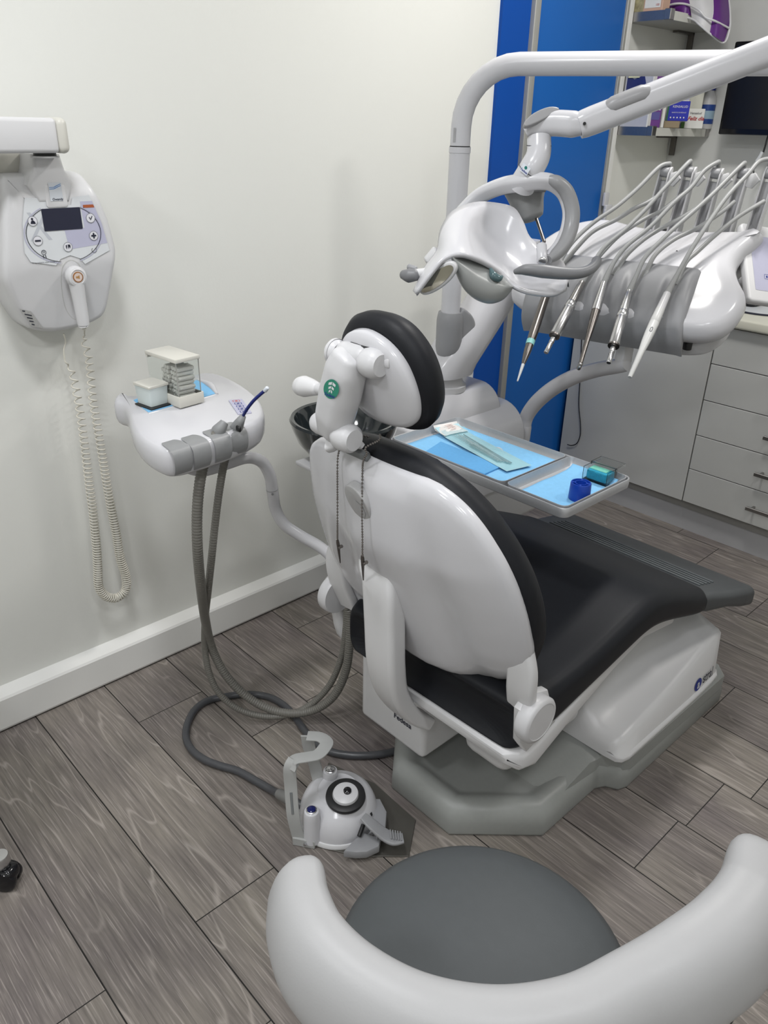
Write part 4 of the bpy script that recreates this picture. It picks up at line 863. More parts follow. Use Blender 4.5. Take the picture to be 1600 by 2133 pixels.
# instrument lines: (tip px, top px) of the five handpieces, lying just above the slope
HP = [((1078, 794), (1146, 590)), ((1137, 735), (1213, 588)), ((1208, 762), (1258, 590)), ((1268, 756), (1311, 607)), ((1312, 786), (1390, 612))]
HH = 0.061
lines = [(CST(*a, HH), CST(*b, HH)) for a, b in HP]
def groove(s, t):
    g = 0.0
    for (s0, t0), (s1, t1) in lines:
        sc_ = s0 + (s1 - s0) * ((t - t0) / (t1 - t0) if abs(t1 - t0) > 1e-4 else 0)
        g = max(g, math.exp(-(((s - sc_) / 0.020) ** 4)))
    return 0.008 * g * min(1, max(0, (0.035 - t) / 0.05)) * min(1, max(0, (t + 0.125) / 0.05))
prof = spline([V((0.072, 0.012, 0)), V((0.070, 0.030, 0)), V((0.055, 0.048, 0)), V((0.0, 0.056, 0)), V((-0.05, 0.053, 0)), V((-0.09, 0.037, 0)), V((-0.118, 0.018, 0)), V((-0.133, -0.012, 0)), V((-0.136, -0.055, 0))], 6)
gs = [-0.290, -0.2895, -0.286, -0.278] + [-0.2725 + 0.0045 * i for i in range(88)] + [0.126, 0.133, 0.1365, 0.137]
vs, fs = [], []
for i, s in enumerate(gs):
    e = {0: 0.05, 1: 0.012, 2: 0.005, 3: 0.001, len(gs) - 1: 0.05, len(gs) - 2: 0.012, len(gs) - 3: 0.005, len(gs) - 4: 0.001}.get(i, 0)
    for q in prof:
        k = (q.y - 0.0) ; sl = s + (0.012 if s > 0 else -0.0) * (-(q.x) / 0.15)
        vs.append(cfr(sl, q.x, max(q.y - e, -0.058) - groove(sl, q.x)))
w_ = len(prof)
for i in range(len(gs) - 1):
    for j in range(w_ - 1): fs.append((i * w_ + j, (i + 1) * w_ + j, (i + 1) * w_ + j + 1, i * w_ + j + 1))
obj('holder_panel', vs, fs, GREYP, con, auto=60, label='grey holder panel')
for px, py in ((1432, 722), (1138, 676)):
    q = CP(px, py, -0.06); obj('rubber_foot', *cyl(q + V((0, 0, 0.03)), q + V((0, 0, -0.008)), 0.011, 20, 0.002), BLACKR, con)
# arm from the unit up to the console
arm_px = [(1092, 912, 2.545), (1092, 890, 2.53), (1098, 866, 2.51), (1118, 838, 2.46), (1152, 809, 2.38), (1196, 785, 2.28), (1245, 770, 2.19), (1290, 762, 2.12), (1306, 758, 2.10)]
ap = [P(a, b, d=d) for a, b, d in arm_px]
obj('support_arm', *tube(ap[1:], [0.021, 0.0225, 0.0235, 0.0235, 0.0225, 0.021, 0.020, 0.0195], 24, sm=6), PAINT, con)
obj('arm_foot', *lathe([(0.0, -0.045), (0.0215, -0.045), (0.0225, -0.04), (0.0235, 0.0), (0.022, 0.008), (0, 0.01)], ap[1] + V((0, 0, 0.0)), n=28), PAINT, con)
obj('arm_head', *box(P(1303, 722, d=2.1), (0.03, 0.05, 0.10), 0.008, 2), GREYL, con)
# side tube and control tablet at the right
obj('side_tube', *tube([P(1530, 590, d=2.16), P(1585, 588, d=2.16)], 0.026, 24, sm=1), GREYL, con)
t0 = P(1561, 626, d=1.98); tu = (P(1660, 640, d=2.02) - t0).normalized(); tv = (P(1594, 480, d=2.04) - t0); tl = tv.length; tv.normalize(); tv = (tv - tu * tv.dot(tu)).normalized()
tfr = frame(t0, tu, tv)
tab = obj('control_tablet', *prism(rrect(0.24, tl * 1.0, 0.012, 4, 0.12, tl / 2), tfr, -0.022, 0.0, 0.006, 3), WHITE2, con)
obj('keypad', *plate(rrect(0.2, tl * 0.70, 0.002, 1, 0.123, tl * 0.5), tfr, 0.0006), LILAC, tab)
ky = CAM + ray(1597, 577) * ((t0 - CAM).dot(tu.cross(tv)) / ray(1597, 577).dot(tu.cross(tv))); ka, kb = (ky - t0).dot(tu), (ky - t0).dot(tv)
obj('key', *ringplate(rrect(0.016, 0.013, 0.002, 3, ka, kb), 0.0008, tfr, 0.0012), BLUEINK, tab)
obj('key_mark', *plate(rrect(0.005, 0.005, 0.001, 2, ka, kb), tfr, 0.0012), BLUEINK, tab)
# whip arms
ap_o = CO + cb_ * 0.205
def AP(px, py, off=0.0): return P(px, py, pl=(ap_o + cb_ * off, cb_))
arms = [((1378, 353), (1347, 472)), ((1428, 353), (1396, 474)), ((1484, 356), (1449, 478)), ((1540, 356), (1504, 480)), ((1597, 356), (1558, 482))]
tops = []
for (ax_, ay_), (bx_, by_) in arms:
    T = AP(ax_ + 10, ay_); B = AP(bx_ + 10, by_); u = (T - B).normalized(); L = (T - B).length
    sd = u.cross(cb_).normalized()
    if sd.dot(cr_) < 0: sd = -sd
    tops.append(T)
    afr = frame(B - u * 0.03, u, -cb_)     # side profile: along the arm / towards the camera
    root_ = None
    for k, s in enumerate((-1, 1)):
        o_ = B + sd * (s * 0.0125) - u * 0.03
        f2 = frame(o_, u, cb_)
        hgt = L + 0.03
        pl_ = prism([(0, -0.022), (hgt - 0.03, -0.012), (hgt - 0.008, -0.014), (hgt + 0.008, -0.004), (hgt + 0.008, 0.010), (hgt - 0.012, 0.020), (hgt - 0.05, 0.018), (0, 0.030)], f2, -0.0022, 0.0022, 0.001, 1)
        o2 = obj('whip_arm', *pl_, GREYL, con) if k == 0 else obj('side_plate', *pl_, GREYL, root_)
        if k == 0: root_ = o2
    obj('web', *join(box((B + T) / 2 + cb_ * 0.014 - u * 0.02, (0.022, 0.004, L * 0.9), 0.001, 1, Matrix((sd, cb_, u)).transposed().to_3x3())), GREYL, root_)
    obj('roller', *cyl(T - sd * 0.0105 - u * 0.006, T + sd * 0.0105 - u * 0.006, 0.0135, 20, 0.002), GREYP, root_)
    obj('end_tab', *prism([(-0.012, 0), (0.010, 0.012), (0.026, -0.004), (0.012, -0.026), (-0.010, -0.022)], frame(T + sd * 0.019 - u * 0.012, sd, u), -0.008, 0.008, 0.003, 2), WHITE2, root_)
    obj('roller_cap', *cyl(T + sd * 0.0125 - u * 0.004, T + sd * 0.0165 - u * 0.004, 0.012, 20, 0.001), WHITE2, root_)
# ---------------------------------------------------------------- handpieces with their hoses (each lifts off: a thing of its own)
def ring_tube(name, a, b, prof, m, parent, n=20):
    """turned piece along a->b; prof = (fraction along, radius)"""
    ax = b - a; L = ax.length
    return obj(name, *lathe([(r, f * L) for f, r in prof], a, ax, n), m, parent)
upx = [[(1169, 541), (1194, 503), (1236, 464), (1285, 430), (1330, 391), (1372, 349), (1393, 341)],
       [(1229, 562), (1257, 517), (1306, 475), (1348, 433), (1376, 401), (1411, 363), (1436, 337)],
       [(1278, 548), (1306, 512), (1355, 472), (1404, 422), (1439, 391), (1467, 356), (1495, 338)],
       [(1326, 574), (1345, 535), (1390, 489), (1442, 443), (1484, 405), (1523, 366), (1549, 341)],
       [(1411, 572), (1442, 517), (1481, 457), (1516, 408), (1558, 363), (1581, 337), (1604, 331)]]
dpx = [[(1172, 553), (1201, 517), (1236, 482), (1285, 457), (1320, 435), (1348, 422), (1378, 404)],
       [(1230, 556), (1257, 524), (1292, 489), (1341, 457), (1376, 440), (1422, 405)],
       [(1287, 562), (1306, 531), (1341, 499), (1379, 475), (1425, 450), (1478, 415)],
       [(1346, 568), (1365, 531), (1404, 499), (1453, 475), (1500, 444), (1530, 420)],
       [(1413, 580), (1430, 545), (1453, 524), (1491, 489), (1540, 450), (1592, 419)]]
labels = ['dark scaler handpiece with mint ring, leftmost on the console', 'steel motor handpiece with bright collar, second from left on console', 'long dark steel syringe, middle of the five console instruments', 'steel motor handpiece with slim tail, second from right on console', 'pale grey scaler handpiece, rightmost on the console']
def depth(p): return (p - CAM).dot(V(RC[2]))
MINT = mat('mint_ring', (0.25, 0.55, 0.53), 0.3, noise=0.05)
PALEH = mat('pale_grey_handpiece', (0.55, 0.555, 0.55), 0.32, noise=0.03)
def groove_marks(f0, n, r, step=0.011):
    out = []
    for i in range(n): out += [(f0 + i * step, r), (f0 + i * step + 0.002, r * 0.8), (f0 + i * step + 0.006, r * 0.8), (f0 + i * step + 0.008, r)]
    return out
for k in range(5):
    (tx, ty_), (ux, uy) = HP[k]
    tip = CP(tx, ty_, HH + (0.0 if k != 2 else -0.01)); top_p = CP(ux, uy, HH)
    t = thing('syringe' if k == 2 else 'handpiece', labels[k], 'syringe' if k == 2 else 'handpiece', top_p, None)
    if k == 0:
        ring_tube('body', tip, top_p, [(0.26, 0.0085), (0.30, 0.0095), (0.36, 0.0098), (0.365, 0.0100), (0.45, 0.0115), (0.9, 0.0115), (1.0, 0.009)], STEELD, t)
        ring_tube('nose', tip, top_p, [(0.16, 0.0040), (0.20, 0.0062), (0.265, 0.0088)], STEELD, t)
        ring_tube('ring', tip, top_p, [(0.355, 0.0), (0.355, 0.0108), (0.40, 0.0112), (0.40, 0.0)], MINT, t)
        ring_tube('tip', tip, top_p, [(0.0, 0.0018), (0.10, 0.0036), (0.165, 0.0042)], PALE, t)
    elif k in (1, 3):
        ring_tube('coupling', tip, top_p, [(0.0, 0.0052), (0.005, 0.0060), (0.06, 0.0058), (0.12, 0.0062), (0.125, 0.0055), (0.14, 0.0055), (0.145, 0.0068), (0.165, 0.0068), (0.17, 0.0055), (0.185, 0.0055), (0.19, 0.0068), (0.21, 0.0068), (0.215, 0.0060), (0.25, 0.006)], CHROME, t)
        ring_tube('collar', tip, top_p, [(0.225, 0.0), (0.225, 0.0142), (0.245, 0.0142), (0.245, 0.0)], STEELD, t)
        ring_tube('motor', tip, top_p, [(0.245, 0.0), (0.245, 0.0132), (0.25, 0.0138), (0.62, 0.0136), (0.625, 0.013), (0.63, 0.0138), (0.70, 0.0134), (0.71, 0.012)], CHROME, t)
        ring_tube('tail', tip, top_p, [(0.70, 0.0), (0.70, 0.0112), (0.72, 0.0116), (0.95, 0.0096), (0.96, 0.0086), (1.0, 0.0084)], CHROME if k == 3 else STEEL, t)
    elif k == 2:
        ring_tube('body', tip, top_p, [(0.03, 0.0052), (0.30, 0.0064), (0.45, 0.0088), (0.62, 0.0108), (0.655, 0.011), (0.655, 0.0)], STEELD, t)
        ring_tube('sleeve', tip, top_p, [(0.655, 0.0), (0.655, 0.0118), (0.68, 0.0122), (0.90, 0.0098), (0.97, 0.0088), (1.0, 0.0088), (1.0, 0.0)], CHROME, t)
        ob = obj('nozzle', *join(tube([tip + V((-0.003, 0, -0.008)), tip + V((0.002, 0, 0.006))], 0.0056, 14, sm=1, round_ends=0.5)), STEEL, t)
        obj('nozzle_hole', *cyl(tip + V((0.0, -0.0, -0.001)), tip + (CAM - tip).normalized() * 0.0062 + V((0, 0, -0.002)), 0.0022, 12), PALE, ob)
    else:
        ring_tube('body', tip, top_p, [(0.0, 0.0), (0.0, 0.0048), (0.006, 0.0052), (0.30, 0.0078), (0.42, 0.0105), (0.52, 0.0118), (0.64, 0.0122), (0.645, 0.0116), (0.65, 0.0122), (0.72, 0.0116), (0.80, 0.0112), (0.80, 0.0)], PALEH, t)
        ring_tube('sleeve', tip, top_p, [(0.80, 0.0), (0.80, 0.0108), (0.85, 0.0104), (1.0, 0.0092), (1.0, 0.0)], GREYL, t)
        ax = (top_p - tip).normalized(); nn = ((CAM - tip).normalized() - ax * (CAM - tip).normalized().dot(ax)).normalized()
        mf = frame(tip + (top_p - tip) * 0.53 + nn * 0.0118, -ax, -(ax.cross(nn)) if False else nn.cross(-ax))
        obj('logo_mark', *ringplate(rrect(0.014, 0.006, 0.0028, 4), 0.0012, mf, 0.0006), INK, t)
    # hose: up to the roller of its arm ...
    T = tops[k]; d0 = depth(top_p); d1 = depth(T)
    pts = [top_p]
    n_ = len(upx[k])
    for i, (a, b) in enumerate(upx[k]): pts.append(P(a, b, d=d0 + (d1 - d0 - 0.01) * ((i + 1) / n_) ** 0.85))
    e = pts[-1]
    pts += [e + cb_ * 0.012 + V((0, 0, -0.004)), e + cb_ * 0.020 + V((0, 0, -0.022))]
    obj('hose', *tube(pts, [0.0085] + [0.0056] * (len(pts) - 1), 12, sm=6), HOSE, t)
    # ... and from the arm back down into the console
    s0 = CP(*dpx[k][0], 0.05); dd0 = depth(s0); q = [s0]
    m_ = len(dpx[k])
    for i, (a, b) in enumerate(dpx[k][1:], 1): q.append(P(a, b, d=dd0 + (d1 + 0.02 - dd0) * (i / (m_ - 1)) ** 0.8))
    obj('return_hose', *tube(q, [0.0066] + [0.0056] * (len(q) - 1), 12, sm=6), HOSE, t)
    dr_ = (q[0] - q[1]).normalized()
    obj('socket', *cyl(q[0] + dr_ * 0.02, q[0] - dr_ * 0.004, 0.0092, 18, 0.001), HOSE, t)
# ================================================================ INSTRUMENT TRAY
TZ = 0.775
tc = [P(822, 922, z=TZ), P(1175, 1076, z=TZ), P(1296, 993, z=TZ), P(940, 878, z=TZ)]
tx0, tx1 = -1.268, -0.756; ty0, ty1 = 1.213, 1.463
tray = thing('tray_table', 'grey metal tray holder with curled rim above the chair seat', 'tray holder', ((tx0 + tx1) / 2, (ty0 + ty1) / 2, TZ))
tf = frame(((tx0 + tx1) / 2, (ty0 + ty1) / 2, TZ), (1, 0, 0), (0, 1, 0)); TW, TH = tx1 - tx0, ty1 - ty0
obj('bed', *prism(rrect(TW - 0.006, TH - 0.006, 0.018, 5), tf, -0.0105, -0.0076, 0.001, 1), ALU, tray)
wall = rrect(TW, TH, 0.020, 6)
rings = [[tf(a, b, h) for a, b in inset_ring(wall, i)] for i, h in ((0.006, -0.0105), (0.001, -0.008), (0.0, 0.0), (0.0, 0.0105), (0.0012, 0.0125), (0.003, 0.0125), (0.0042, 0.0105), (0.005, -0.008))]
obj('rim', *loft(rings, cap=False), ALU, tray)
obj('holder_stem', *tube([tf(-0.06, 0.05, -0.0105), tf(-0.10, 0.12, -0.05), V((-1.38, 1.62, 0.66)), V((-1.46, 1.70, 0.64))], 0.016, 18, sm=6), PAINT, tray)
def insert(a0, a1, label):
    t = thing('instrument_tray', label, 'tray', tf((a0 + a1) / 2, 0, 0))
    w = a1 - a0; h = TH - 0.014; ol = rrect(w, h, 0.016, 5, (a0 + a1) / 2, 0)
    rr = [[tf(a, b, z) for a, b in inset_ring(ol, i)] for i, z in ((0.012, -0.0075), (0.007, -0.0065), (0.004, -0.002), (0.002, 0.006), (0.0, 0.0140), (0.0002, 0.0152), (0.0016, 0.0152), (0.0035, 0.008), (0.006, -0.0005), (0.009, -0.0045), (0.014, -0.0055))]
    obj('shell', *loft(rr, cap=True), ALU, t)
    return t
split = 0.094
insert(-TW / 2 + 0.006, split - 0.0025, 'long metal instrument tray lined with blue paper, left half of holder')
insert(split + 0.0025, TW / 2 - 0.006, 'short metal instrument tray lined with blue paper, right end of holder')
BLUEP = mat('blue_crepe_paper', (0.20, 0.47, 0.74), 0.75, noise=0.10, nscale=120, bump=0.2, bscale=600)
BLUEP2 = mat('mid_blue_napkin', (0.10, 0.33, 0.62), 0.75, noise=0.08, nscale=120, bump=0.2, bscale=600)
def paper(name, a0, a1, b0, b1, label, h0=-0.0048, wav=0.001, curl=0.0):
    n, m_ = 22, 16; vs, fs = [], []
    for i in range(n + 1):
        for j in range(m_ + 1):
            a = a0 + (a1 - a0) * i / n; b = b0 + (b1 - b0) * j / m_
            z = h0 + wav * (0.5 + 0.5 * math.sin(9 * a * 10 + 4) * math.cos(7 * b * 10 + 1))
            ex = max(0, 1 - (j / m_) / 0.16) if False else 0
            k = max(0.0, (j / m_ - 0.86) / 0.14); z += curl * k * k
            vs.append(tf(a, b, z))
    for i in range(n):
        for j in range(m_): fs.append((i * (m_ + 1) + j, (i + 1) * (m_ + 1) + j, (i + 1) * (m_ + 1) + j + 1, i * (m_ + 1) + j + 1))
    o = obj(name, vs, fs, BLUEP, None, auto=180); solid(o, 0.0006, 0.0); tag(o, label, 'paper'); return o
paper('paper_liner', -TW / 2 + 0.024, split - 0.018, -TH / 2 + 0.022, TH / 2 - 0.026, 'pale blue paper lining the long left tray', curl=0.006)
paper('paper_liner', split + 0.022, TW / 2 - 0.022, -TH / 2 + 0.020, TH / 2 - 0.022, 'pale blue paper lining the short right tray', wav=0.0014, curl=0.010)
# folded napkin
def TP(px, py, h=-0.003): p = P(px, py, z=TZ + h); return ((p.x - (tx0 + tx1) / 2), (p.y - (ty0 + ty1) / 2))
nk = [TP(889, 942), TP(903, 931), TP(1046, 972), TP(1011, 991)]
nk_ol = [TP(886, 943), TP(918, 922), TP(1046, 973), TP(1009, 990)]
o = obj('folded_napkin', *prism(nk_ol, tf, -0.0036, 0.0004, 0.0006, 1), BLUEP2, None); tag(o, 'folded mid blue napkin lying under the sterile pouch', 'napkin')
# sterile pouch with steel instruments inside
pc = [TP(905, 893, 0.004), TP(1018, 972, 0.004), TP(1092, 962, 0.004), TP(968, 890, 0.004)]
pa = V((*TP(925, 898, 0.0), 0)); pe = V((*TP(1062, 972, 0.0), 0)); pu = (pe - pa).normalized(); pvv = V((-pu.y, pu.x, 0)); pL = (pe - pa).length; pw = 0.072
pou = thing('sterile_pouch', 'clear teal sterilisation pouch with steel instruments on left tray', 'pouch', tf(pa.x, pa.y, 0))
def pouch_pt(s, t, h): q = pa + pu * s + pvv * t; return tf(q.x, q.y, h)
film = mat('teal_pouch_film', (0.30, 0.62, 0.70), 0.10, alpha=0.30, noise=0.25, nscale=60)
rnd = random.Random(3)
def pgrid(h0, hb, s0, s1, crink):
    n, m_ = 30, 12; vs, fs = [], []
    for i in range(n + 1):
        for j in range(m_ + 1):
            s = s0 + (s1 - s0) * i / n; t = (j / m_ - 0.35) * pw
            e = (1 - (2 * j / m_ - 1) ** 2) * min(1, 4 * i / n) * min(1, 3.0 * (n - i) / n + 0.15)
            vs.append(pouch_pt(s, t, h0 + hb * e + crink * (rnd.random() - 0.5) * (0.3 + e) + 0.010 * max(0, 1 - i / 6.0) ** 1.5))
    for i in range(n):
        for j in range(m_): fs.append((i * (m_ + 1) + j, (i + 1) * (m_ + 1) + j, (i + 1) * (m_ + 1) + j + 1, i * (m_ + 1) + j + 1))
    return vs, fs
b_ = obj('paper_back', *pgrid(0.0012, 0.0, -0.006, pL + 0.02, 0.0003), mat('pouch_paper', (0.40, 0.60, 0.66), 0.6, noise=0.05), pou, auto=180)
f_ = obj('film_front', *pgrid(0.0022, 0.0105, 0.02, pL + 0.02, 0.0022), film, pou, auto=60)
fl = obj('end_flap', *pgrid(0.0050, 0.0105, -0.012, 0.040, 0.0018), mat('white_pouch_flap', (0.70, 0.68, 0.66), 0.5, noise=0.04), pou, auto=60)
pf = frame(pouch_pt(0.020, 0.006, 0.0165), (pu.x, pu.y, -0.10), (pvv.x, pvv.y, 0.05))
for i in range(4): obj('print_line', *plate(rrect(0.0016, 0.022 - 0.004 * (i % 2), 0.0004, 1, -0.012 + i * 0.0075, 0.0), pf, 0.0006), mat('faded_red_print', (0.45, 0.22, 0.18), 0.6, noise=0.1), fl)
for i in range(5):
    t = 0.004 + i * 0.0062 - 0.012
    tag_i = thing(['dental_mirror', 'dental_probe', 'tweezers', 'dental_probe', 'spatula'][i], ['slim steel mirror handle inside the pouch, nearest the napkin', 'thin steel probe inside the pouch, beside the mirror handle', 'steel tweezers inside the pouch, in the middle', 'thin steel probe inside the pouch, beside the tweezers', 'dark flat spatula inside the pouch, farthest from the napkin'][i], ['mirror', 'probe', 'tweezers', 'probe', 'spatula'][i], pouch_pt(0.05, t, 0.004))
    a = pouch_pt(0.042 + 0.003 * i, t + 0.004, 0.0052); e = pouch_pt(pL - 0.03 + 0.006 * i, t * 0.7 - 0.004, 0.0052)
    if i == 2:
        obj('arm', *tube([a, a * 0.5 + e * 0.5 + V((0.001, 0.002, 0)), e], [0.0016, 0.0018, 0.0008], 8, sm=3), CHROME, tag_i); obj('arm', *tube([a, a * 0.5 + e * 0.5 - V((0.001, 0.002, 0)), e], [0.0016, 0.0018, 0.0008], 8, sm=3), CHROME, tag_i)
    elif i == 4:
        obj('blade', *tube([a * 0.35 + e * 0.65, e], [0.002, 0.0034], 10, sm=2, sec=[(x, y * 0.4) for x, y in circ(1, 10)], up=(0, 0, 1)), GREYD, tag_i); obj('shaft', *tube([a, a * 0.35 + e * 0.65], 0.0015, 8, sm=1), STEEL, tag_i)
    else:
        obj('handle', *tube([a * 0.6 + e * 0.4, e], 0.0021, 10, sm=1, round_ends=0.4), STEEL, tag_i); obj('shaft', *tube([a, a * 0.6 + e * 0.4], [0.0007, 0.0012], 8, sm=1), CHROME, tag_i)
# blue cap standing on the right tray
cc = P(1206, 1038, z=TZ - 0.003); CBL = mat('royal_blue_plastic', (0.006, 0.045, 0.34), 0.32, noise=0.04)
R_ = 0.0213
cp = thing('plastic_pot', 'royal blue ridged plastic pot standing on the right tray', 'pot', cc)
obj('body', *lathe([(0.0, 0.0), (R_ + 0.0005, 0.0), (R_ + 0.0012, 0.002), (R_, 0.034), (R_ - 0.001, 0.0365), (R_ - 0.003, 0.0365), (R_ - 0.0035, 0.034), (R_ - 0.0045, 0.031), (0.0125, 0.031), (0.0125, 0.036), (0.0108, 0.036), (0.0105, 0.028), (0.004, 0.028), (0.0, 0.0285)], cc, n=40), CBL, cp)
for i in range(4):
    a = i * PI / 2 + 0.5; d = V((math.cos(a), math.sin(a), 0)); obj('lug', *box(cc + d * 0.0155 + V((0, 0, 0.034)), (0.008, 0.004, 0.004), 0.0006, 1, Matrix.Rotation(a, 3, 'Z')), CBL, cp)
# clear box with teal sponge
bx_ = P(1247, 1000, z=TZ - 0.003)
cx = thing('clear_box', 'clear plastic box with open lid standing beside the blue cap', 'box', bx_)
bw, bd_, bh = 0.058, 0.040, 0.030
Mz = Matrix.Rotation(math.radians(2), 3, 'Z')
obj('walls', *join(*[box(bx_ + Mz @ V(c), s, 0.0004, 1, Mz) for c, s in (((0, -bd_ / 2, bh / 2), (bw, 0.0016, bh)), ((0, bd_ / 2, bh / 2), (bw, 0.0016, bh)), ((-bw / 2, 0, bh / 2), (0.0016, bd_, bh)), ((bw / 2, 0, bh / 2), (0.0016, bd_, bh)), ((0, 0, 0.001), (bw, bd_, 0.0016)))]), CLEAR, cx, smooth=False)
obj('lid', *join(*[box(bx_ + Mz @ V(c) + V((0.004, 0.012, 0.0)), s, 0.0004, 1, Mz) for c, s in (((0, 0.012, bh + 0.006), (bw + 0.004, bd_ + 0.002, 0.0016)), ((0, 0.012 - bd_ / 2, bh + 0.003), (bw + 0.004, 0.0016, 0.007)), ((bw / 2 + 0.001, 0.012, bh + 0.003), (0.0016, bd_, 0.007)), ((-bw / 2 - 0.001, 0.012, bh + 0.003), (0.0016, bd_, 0.007)))]), CLEAR, cx, smooth=False)
sp_ = obj('sponge', *box(bx_ + V((0.002, 0, 0.014)), (bw - 0.008, bd_ - 0.006, 0.022), 0.004, 3, Mz), mat('teal_sponge', (0.004, 0.27, 0.42), 0.7, noise=0.35, nscale=140, bump=0.6, bscale=300)); tag(sp_, 'teal foam pad lying inside the clear plastic box', 'foam pad')
tag(obj('foam_strip', *box(bx_ + V((0.0, 0.0, 0.0262)), (bw - 0.016, bd_ - 0.018, 0.0022), 0.001, 1, Mz), mat('pale_green_foam', (0.14, 0.45, 0.36), 0.7, noise=0.2, nscale=140)), 'pale green strip lying on the teal foam pad', 'foam strip')
# ================================================================ ASSISTANT TRAY ON ITS SWING ARM
AZ = 0.895
asst = thing('assistant_console', 'white assistant console on a bent tube arm beside the wall', 'assistant console', (-1.30, 1.08, 0.40))
afr = frame((0, 0, AZ), (1, 0, 0), (0, 1, 0))
def AT(px, py, dz=0.0): p = P(px, py, z=AZ + dz); return (p.x, p.y)
# plan outline traced at rim height
apx = [(238, 845), (243, 833), (262, 829), (283, 836), (330, 815), (380, 800), (412, 789), (440, 787), (470, 794), (510, 815), (540, 840), (551, 862), (548, 880), (535, 892), (510, 905), (470, 921), (430, 934), (390, 946), (360, 951), (335, 949), (305, 935), (283, 915), (272, 893), (266, 868), (256, 852)]
aol = sc2([AT(*q, -0.012) for q in apx], 3)
# body with a rounded rim that swells downwards
obj('body', *pillow(aol, afr, [(0.011, -0.058), (0.006, -0.053), (0.0015, -0.043), (0.0, -0.028), (0.0, -0.016), (0.002, -0.006), (0.006, 0.0005), (0.011, 0.003)], None, ()), WHITE, asst, auto=80)
# recess holding a blue liner
rpx = [(274, 834), (310, 820), (358, 804), (412, 791), (438, 803), (452, 821), (395, 838), (310, 861), (290, 849)]
rol = [AT(*q, 0.004) for q in rpx]
rc = obj('recess_wall', *prism(rol, afr, 0.0015, 0.0042, 0.001, 1), WHITE, asst)
tag(obj('blue_liner', *prism(inset_ring(rol, 0.0045), afr, 0.0043, 0.0052), BLUEP, smooth=False), 'blue paper liner lying in the tray of the white assistant console', 'liner')
lip = []
for k in ((0, 1, 2, 3), (3, 4, 5)):
    for i, j in zip(k, k[1:]):
        a, b = V((*rol[i], AZ + 0.004)), V((*rol[j], AZ + 0.004)); lip.append(tube([a, b], 0.007, 10, sm=1, round_ends=1.0))
obj('recess_lip', *tube([V((*rol[i], AZ + 0.003)) for i in (3, 4, 5)], [0.004, 0.010, 0.004], 12, sm=4), WHITE, asst)
# keypad
kp = [AT(475, 824, 0.004), AT(497, 820, 0.004), AT(526, 867, 0.004), AT(516, 876, 0.004)]
kfr_o = V((*AT(500, 847, 0.004), AZ + 0.0042)); ku = (P(520, 870, z=AZ + 0.004) - P(486, 822, z=AZ + 0.004)).normalized(); kv = V((-ku.y, ku.x, 0))
kf = frame(kfr_o, ku, kv)
pad = obj('keypad', *prism(rrect(0.100, 0.030, 0.002, 2), kf, -0.001, 0.0008), LILAC, asst, smooth=False)
for i, m_ in enumerate((mat('red_key', (0.55, 0.10, 0.08), 0.5, noise=0.05), BLUEINK, BLUEINK, BLUEINK, BLUEINK)):
    x = -0.038 + i * 0.019
    k = obj('key', *ringplate(rrect(0.0125, 0.016, 0.002, 3, x, 0), 0.0012, kf, 0.0012), m_, pad)
    obj('key_mark', *plate(rrect(0.0046, 0.0052, 0.0008, 2, x, 0), kf, 0.0012), m_, k)
mat('mid_grey_plastic', (0.24, 0.245, 0.25), 0.4, noise=0.05, nscale=60)
# four grey instrument rests along the front edge
ed = P(509, 905, z=AZ - 0.012) - P(356, 952, z=AZ - 0.012); ed.z = 0; ed.normalize(); eo = V((ed.y, -ed.x, 0))
for i, (a, b) in enumerate(((377, 948), (417, 937), (461, 923), (495, 909))):
    E0 = P(a, b, z=AZ - 0.012); f2 = frame((E0.x, E0.y, AZ), eo, ed)
    pro = [(-0.046, 0.0015), (-0.043, 0.0045), (-0.032, 0.0052), (-0.014, 0.0045), (-0.001, 0.001), (0.0062, -0.008), (0.0085, -0.022), (0.0065, -0.038), (0.000, -0.050)]
    rows_ = []
    for (oo, zz), wd in zip(pro, (0.006, 0.0125, 0.0185, 0.0205, 0.0205, 0.0205, 0.0205, 0.020, 0.019)):
        rows_.append([f2(oo, q * wd, zz) for q in (-1, -0.66, -0.33, 0, 0.33, 0.66, 1)])
    obj('instrument_rest', *sheet(rows_, 3), MATS['mid_grey_plastic'], asst, auto=60)
# bent tube arm
arm = [(372, 945, 0.85, -1.44), (392, 972, None, -1.42), (425, 979, None, -1.42), (470, 966, None, -1.42), (515, 953, None, -1.42), (545, 962, None, -1.42), (562, 990, None, -1.42), (568, 1024, None, -1.42), (574, 1060, None, -1.42), (592, 1092, None, -1.40), (628, 1117, None, -1.37), (668, 1140, None, -1.33), (694, 1166, None, -1.30), (708, 1210, None, -1.28), (712, 1250, None, -1.275)]
apts = [P(a, b, x=x) for a, b, _, x in arm]
obj('swing_arm', *tube(apts, 0.0142, 20, sm=6), PAINT, asst)
def on(i, f): return apts[i] * (1 - f) + apts[i + 1] * f
a_, b_ = on(7, 0.0), on(7, 0.03); dd = (apts[8] - apts[6]).normalized()
obj('arm_seam', *lathe([(0.0146, -0.0008), (0.0149, 0), (0.0146, 0.0008)], apts[7] * 0.85 + apts[6] * 0.15, dd, 20, False), GREYP, asst)
obj('arm_stud', *cyl(apts[7] + V((0.012, -0.009, 0)) * 0.9, apts[7] + V((0.013, -0.0095, 0)) * 1.0, 0.003, 12), GREYP, asst)
jb = P(703, 1236, x=-1.285)
obj('arm_hub', *join(lathe([(0.0, -0.045), (0.034, -0.045), (0.037, -0.04), (0.037, 0.02), (0.034, 0.025), (0.0, 0.025)], jb, (0.75, -0.66, 0), 28)), WHITE2, asst)
